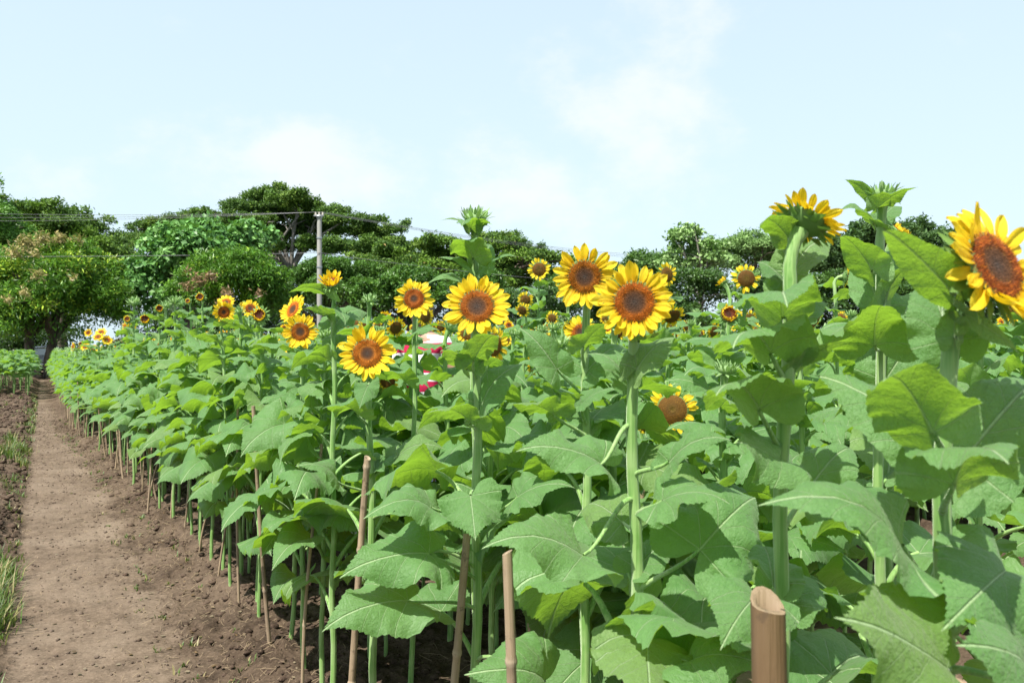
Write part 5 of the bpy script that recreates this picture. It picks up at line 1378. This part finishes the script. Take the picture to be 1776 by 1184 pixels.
# ------------------------------------------------------------------ dark car under the mango tree
M['car'] = simple('car_paint_dark', (.015, .018, .024), .18, .6); M['glass'] = simple('car_glass', (.03, .04, .045), .05, .8); M['tyre'] = simple('tyre', (.02, .02, .02), .9, .1); M['lamp'] = simple('lamp_glass', (.6, .6, .6), .15, .6); M['chrome'] = simple('bright_trim', (.6, .6, .6), .2, .5, 1)
def car(loc, rz, label):
    root = empty('parked_car', loc, label, 'car'); root.rotation_euler = (0, 0, rz); mb = MB()
    # sections along the length (y from the nose), each a rounded trapezoid
    sec = [(-2.15, .62, .35, .62), (-2.05, .78, .28, .78), (-1.2, .86, .25, .95), (-.95, .87, .25, 1.0), (.9, .87, .25, 1.02), (1.7, .86, .26, 1.0), (2.1, .80, .30, .92), (2.18, .66, .38, .80)]
    V = []; 
    for y, hw, z0, z1 in sec:
        for a in [(-1, 0), (-1.0, .45), (-.97, .8), (-.86, 1), (0, 1.035), (.86, 1), (.97, .8), (1, .45), (1, 0), (.8, -.12), (-.8, -.12)]: V.append((a[0] * hw, y, z0 + a[1] * (z1 - z0)))
    m = 11; mb.add(V, [(i * m + k, i * m + (k + 1) % m, (i + 1) * m + (k + 1) % m, (i + 1) * m + k) for i in range(len(sec) - 1) for k in range(m)])
    mb.add(V[:m], [list(range(m))]); mb.add(V[-m:], [list(range(m))[::-1]])
    # roof
    rf = [(-.35, .60, 1.40), (0, .63, 1.47), (.8, .62, 1.46), (1.2, .58, 1.38)]; V = []
    for y, hw, z in rf:
        for s, dz in ((-1, -.06), (-.85, 0), (0, .03), (.85, 0), (1, -.06)): V.append((s * hw, y, z + dz))
    mb.add(V, [(i * 5 + k, i * 5 + k + 1, (i + 1) * 5 + k + 1, (i + 1) * 5 + k) for i in range(3) for k in range(4)])
    for s in (-1, 1):
        for (y0, y1) in ((-.95, -.35), (.35, .35), (1.75, 1.2)): add_tube(mb, [(s * .84, y0, .99), (s * .61, y1, 1.36)], .035, 6)
    link('body', mb.mesh('body', [M['car']]), root)
    mb = MB(); mb.add([(-.80, -.95, 1.0), (.80, -.95, 1.0), (.585, -.36, 1.37), (-.585, -.36, 1.37)], [(0, 1, 2, 3)]); link('windscreen', mb.mesh('windscreen', [M['glass']]), root)
    mb = MB(); mb.add([(-.80, 1.72, 1.0), (.80, 1.72, 1.0), (.56, 1.2, 1.34), (-.56, 1.2, 1.34)], [(0, 1, 2, 3)]); link('rear_window', mb.mesh('rear_window', [M['glass']]), root)
    for s in (-1, 1):
        mb = MB(); mb.add([(s * .835, -.9, 1.0), (s * .835, 1.68, 1.0), (s * .60, 1.18, 1.35), (s * .60, -.33, 1.37)], [(0, 1, 2, 3)]); link('side_window', mb.mesh('side_window', [M['glass']]), root)
        mb = MB(); add_tube(mb, [(s * .58, -2.14, .66), (s * .60, -2.05, .68)], [.10, .12], 12); link('headlight', mb.mesh('headlight', [M['lamp']]), root)
        mb = MB(); box(mb, (s * .97, -.72, 1.02), (.17, .09, .12)); link('mirror', mb.mesh('mirror', [M['car']]), root)
        for y in (-1.35, 1.35):
            w2 = MB(); add_tube(w2, [(s * .72, y, .32), (s * .89, y, .32)], .32, 20); wo = link('wheel', w2.mesh('wheel', [M['tyre']]), root)
            w3 = MB(); add_tube(w3, [(s * .885, y, .32), (s * .905, y, .32)], [.19, .17], 16); link('rim', w3.mesh('rim', [M['chrome']]), wo)
    mb = MB(); box(mb, (0, -2.16, .50), (.9, .03, .12)); link('grille', mb.mesh('grille', [M['chrome']]), root)
car((GX(80, 44), 44, .0), R(24), 'dark car parked under the large mango tree at the end of the path')

seen = {}
for o in bpy.data.objects:
    if o.get('label'):
        if len(o['label'].replace(',', '').split()) > 16: print('LONG', o.name, o['label'])
        seen.setdefault(o['label'], []).append(o.name)
for k, v in seen.items():
    if len(v) > 1: print('SAME', k, v[:3])
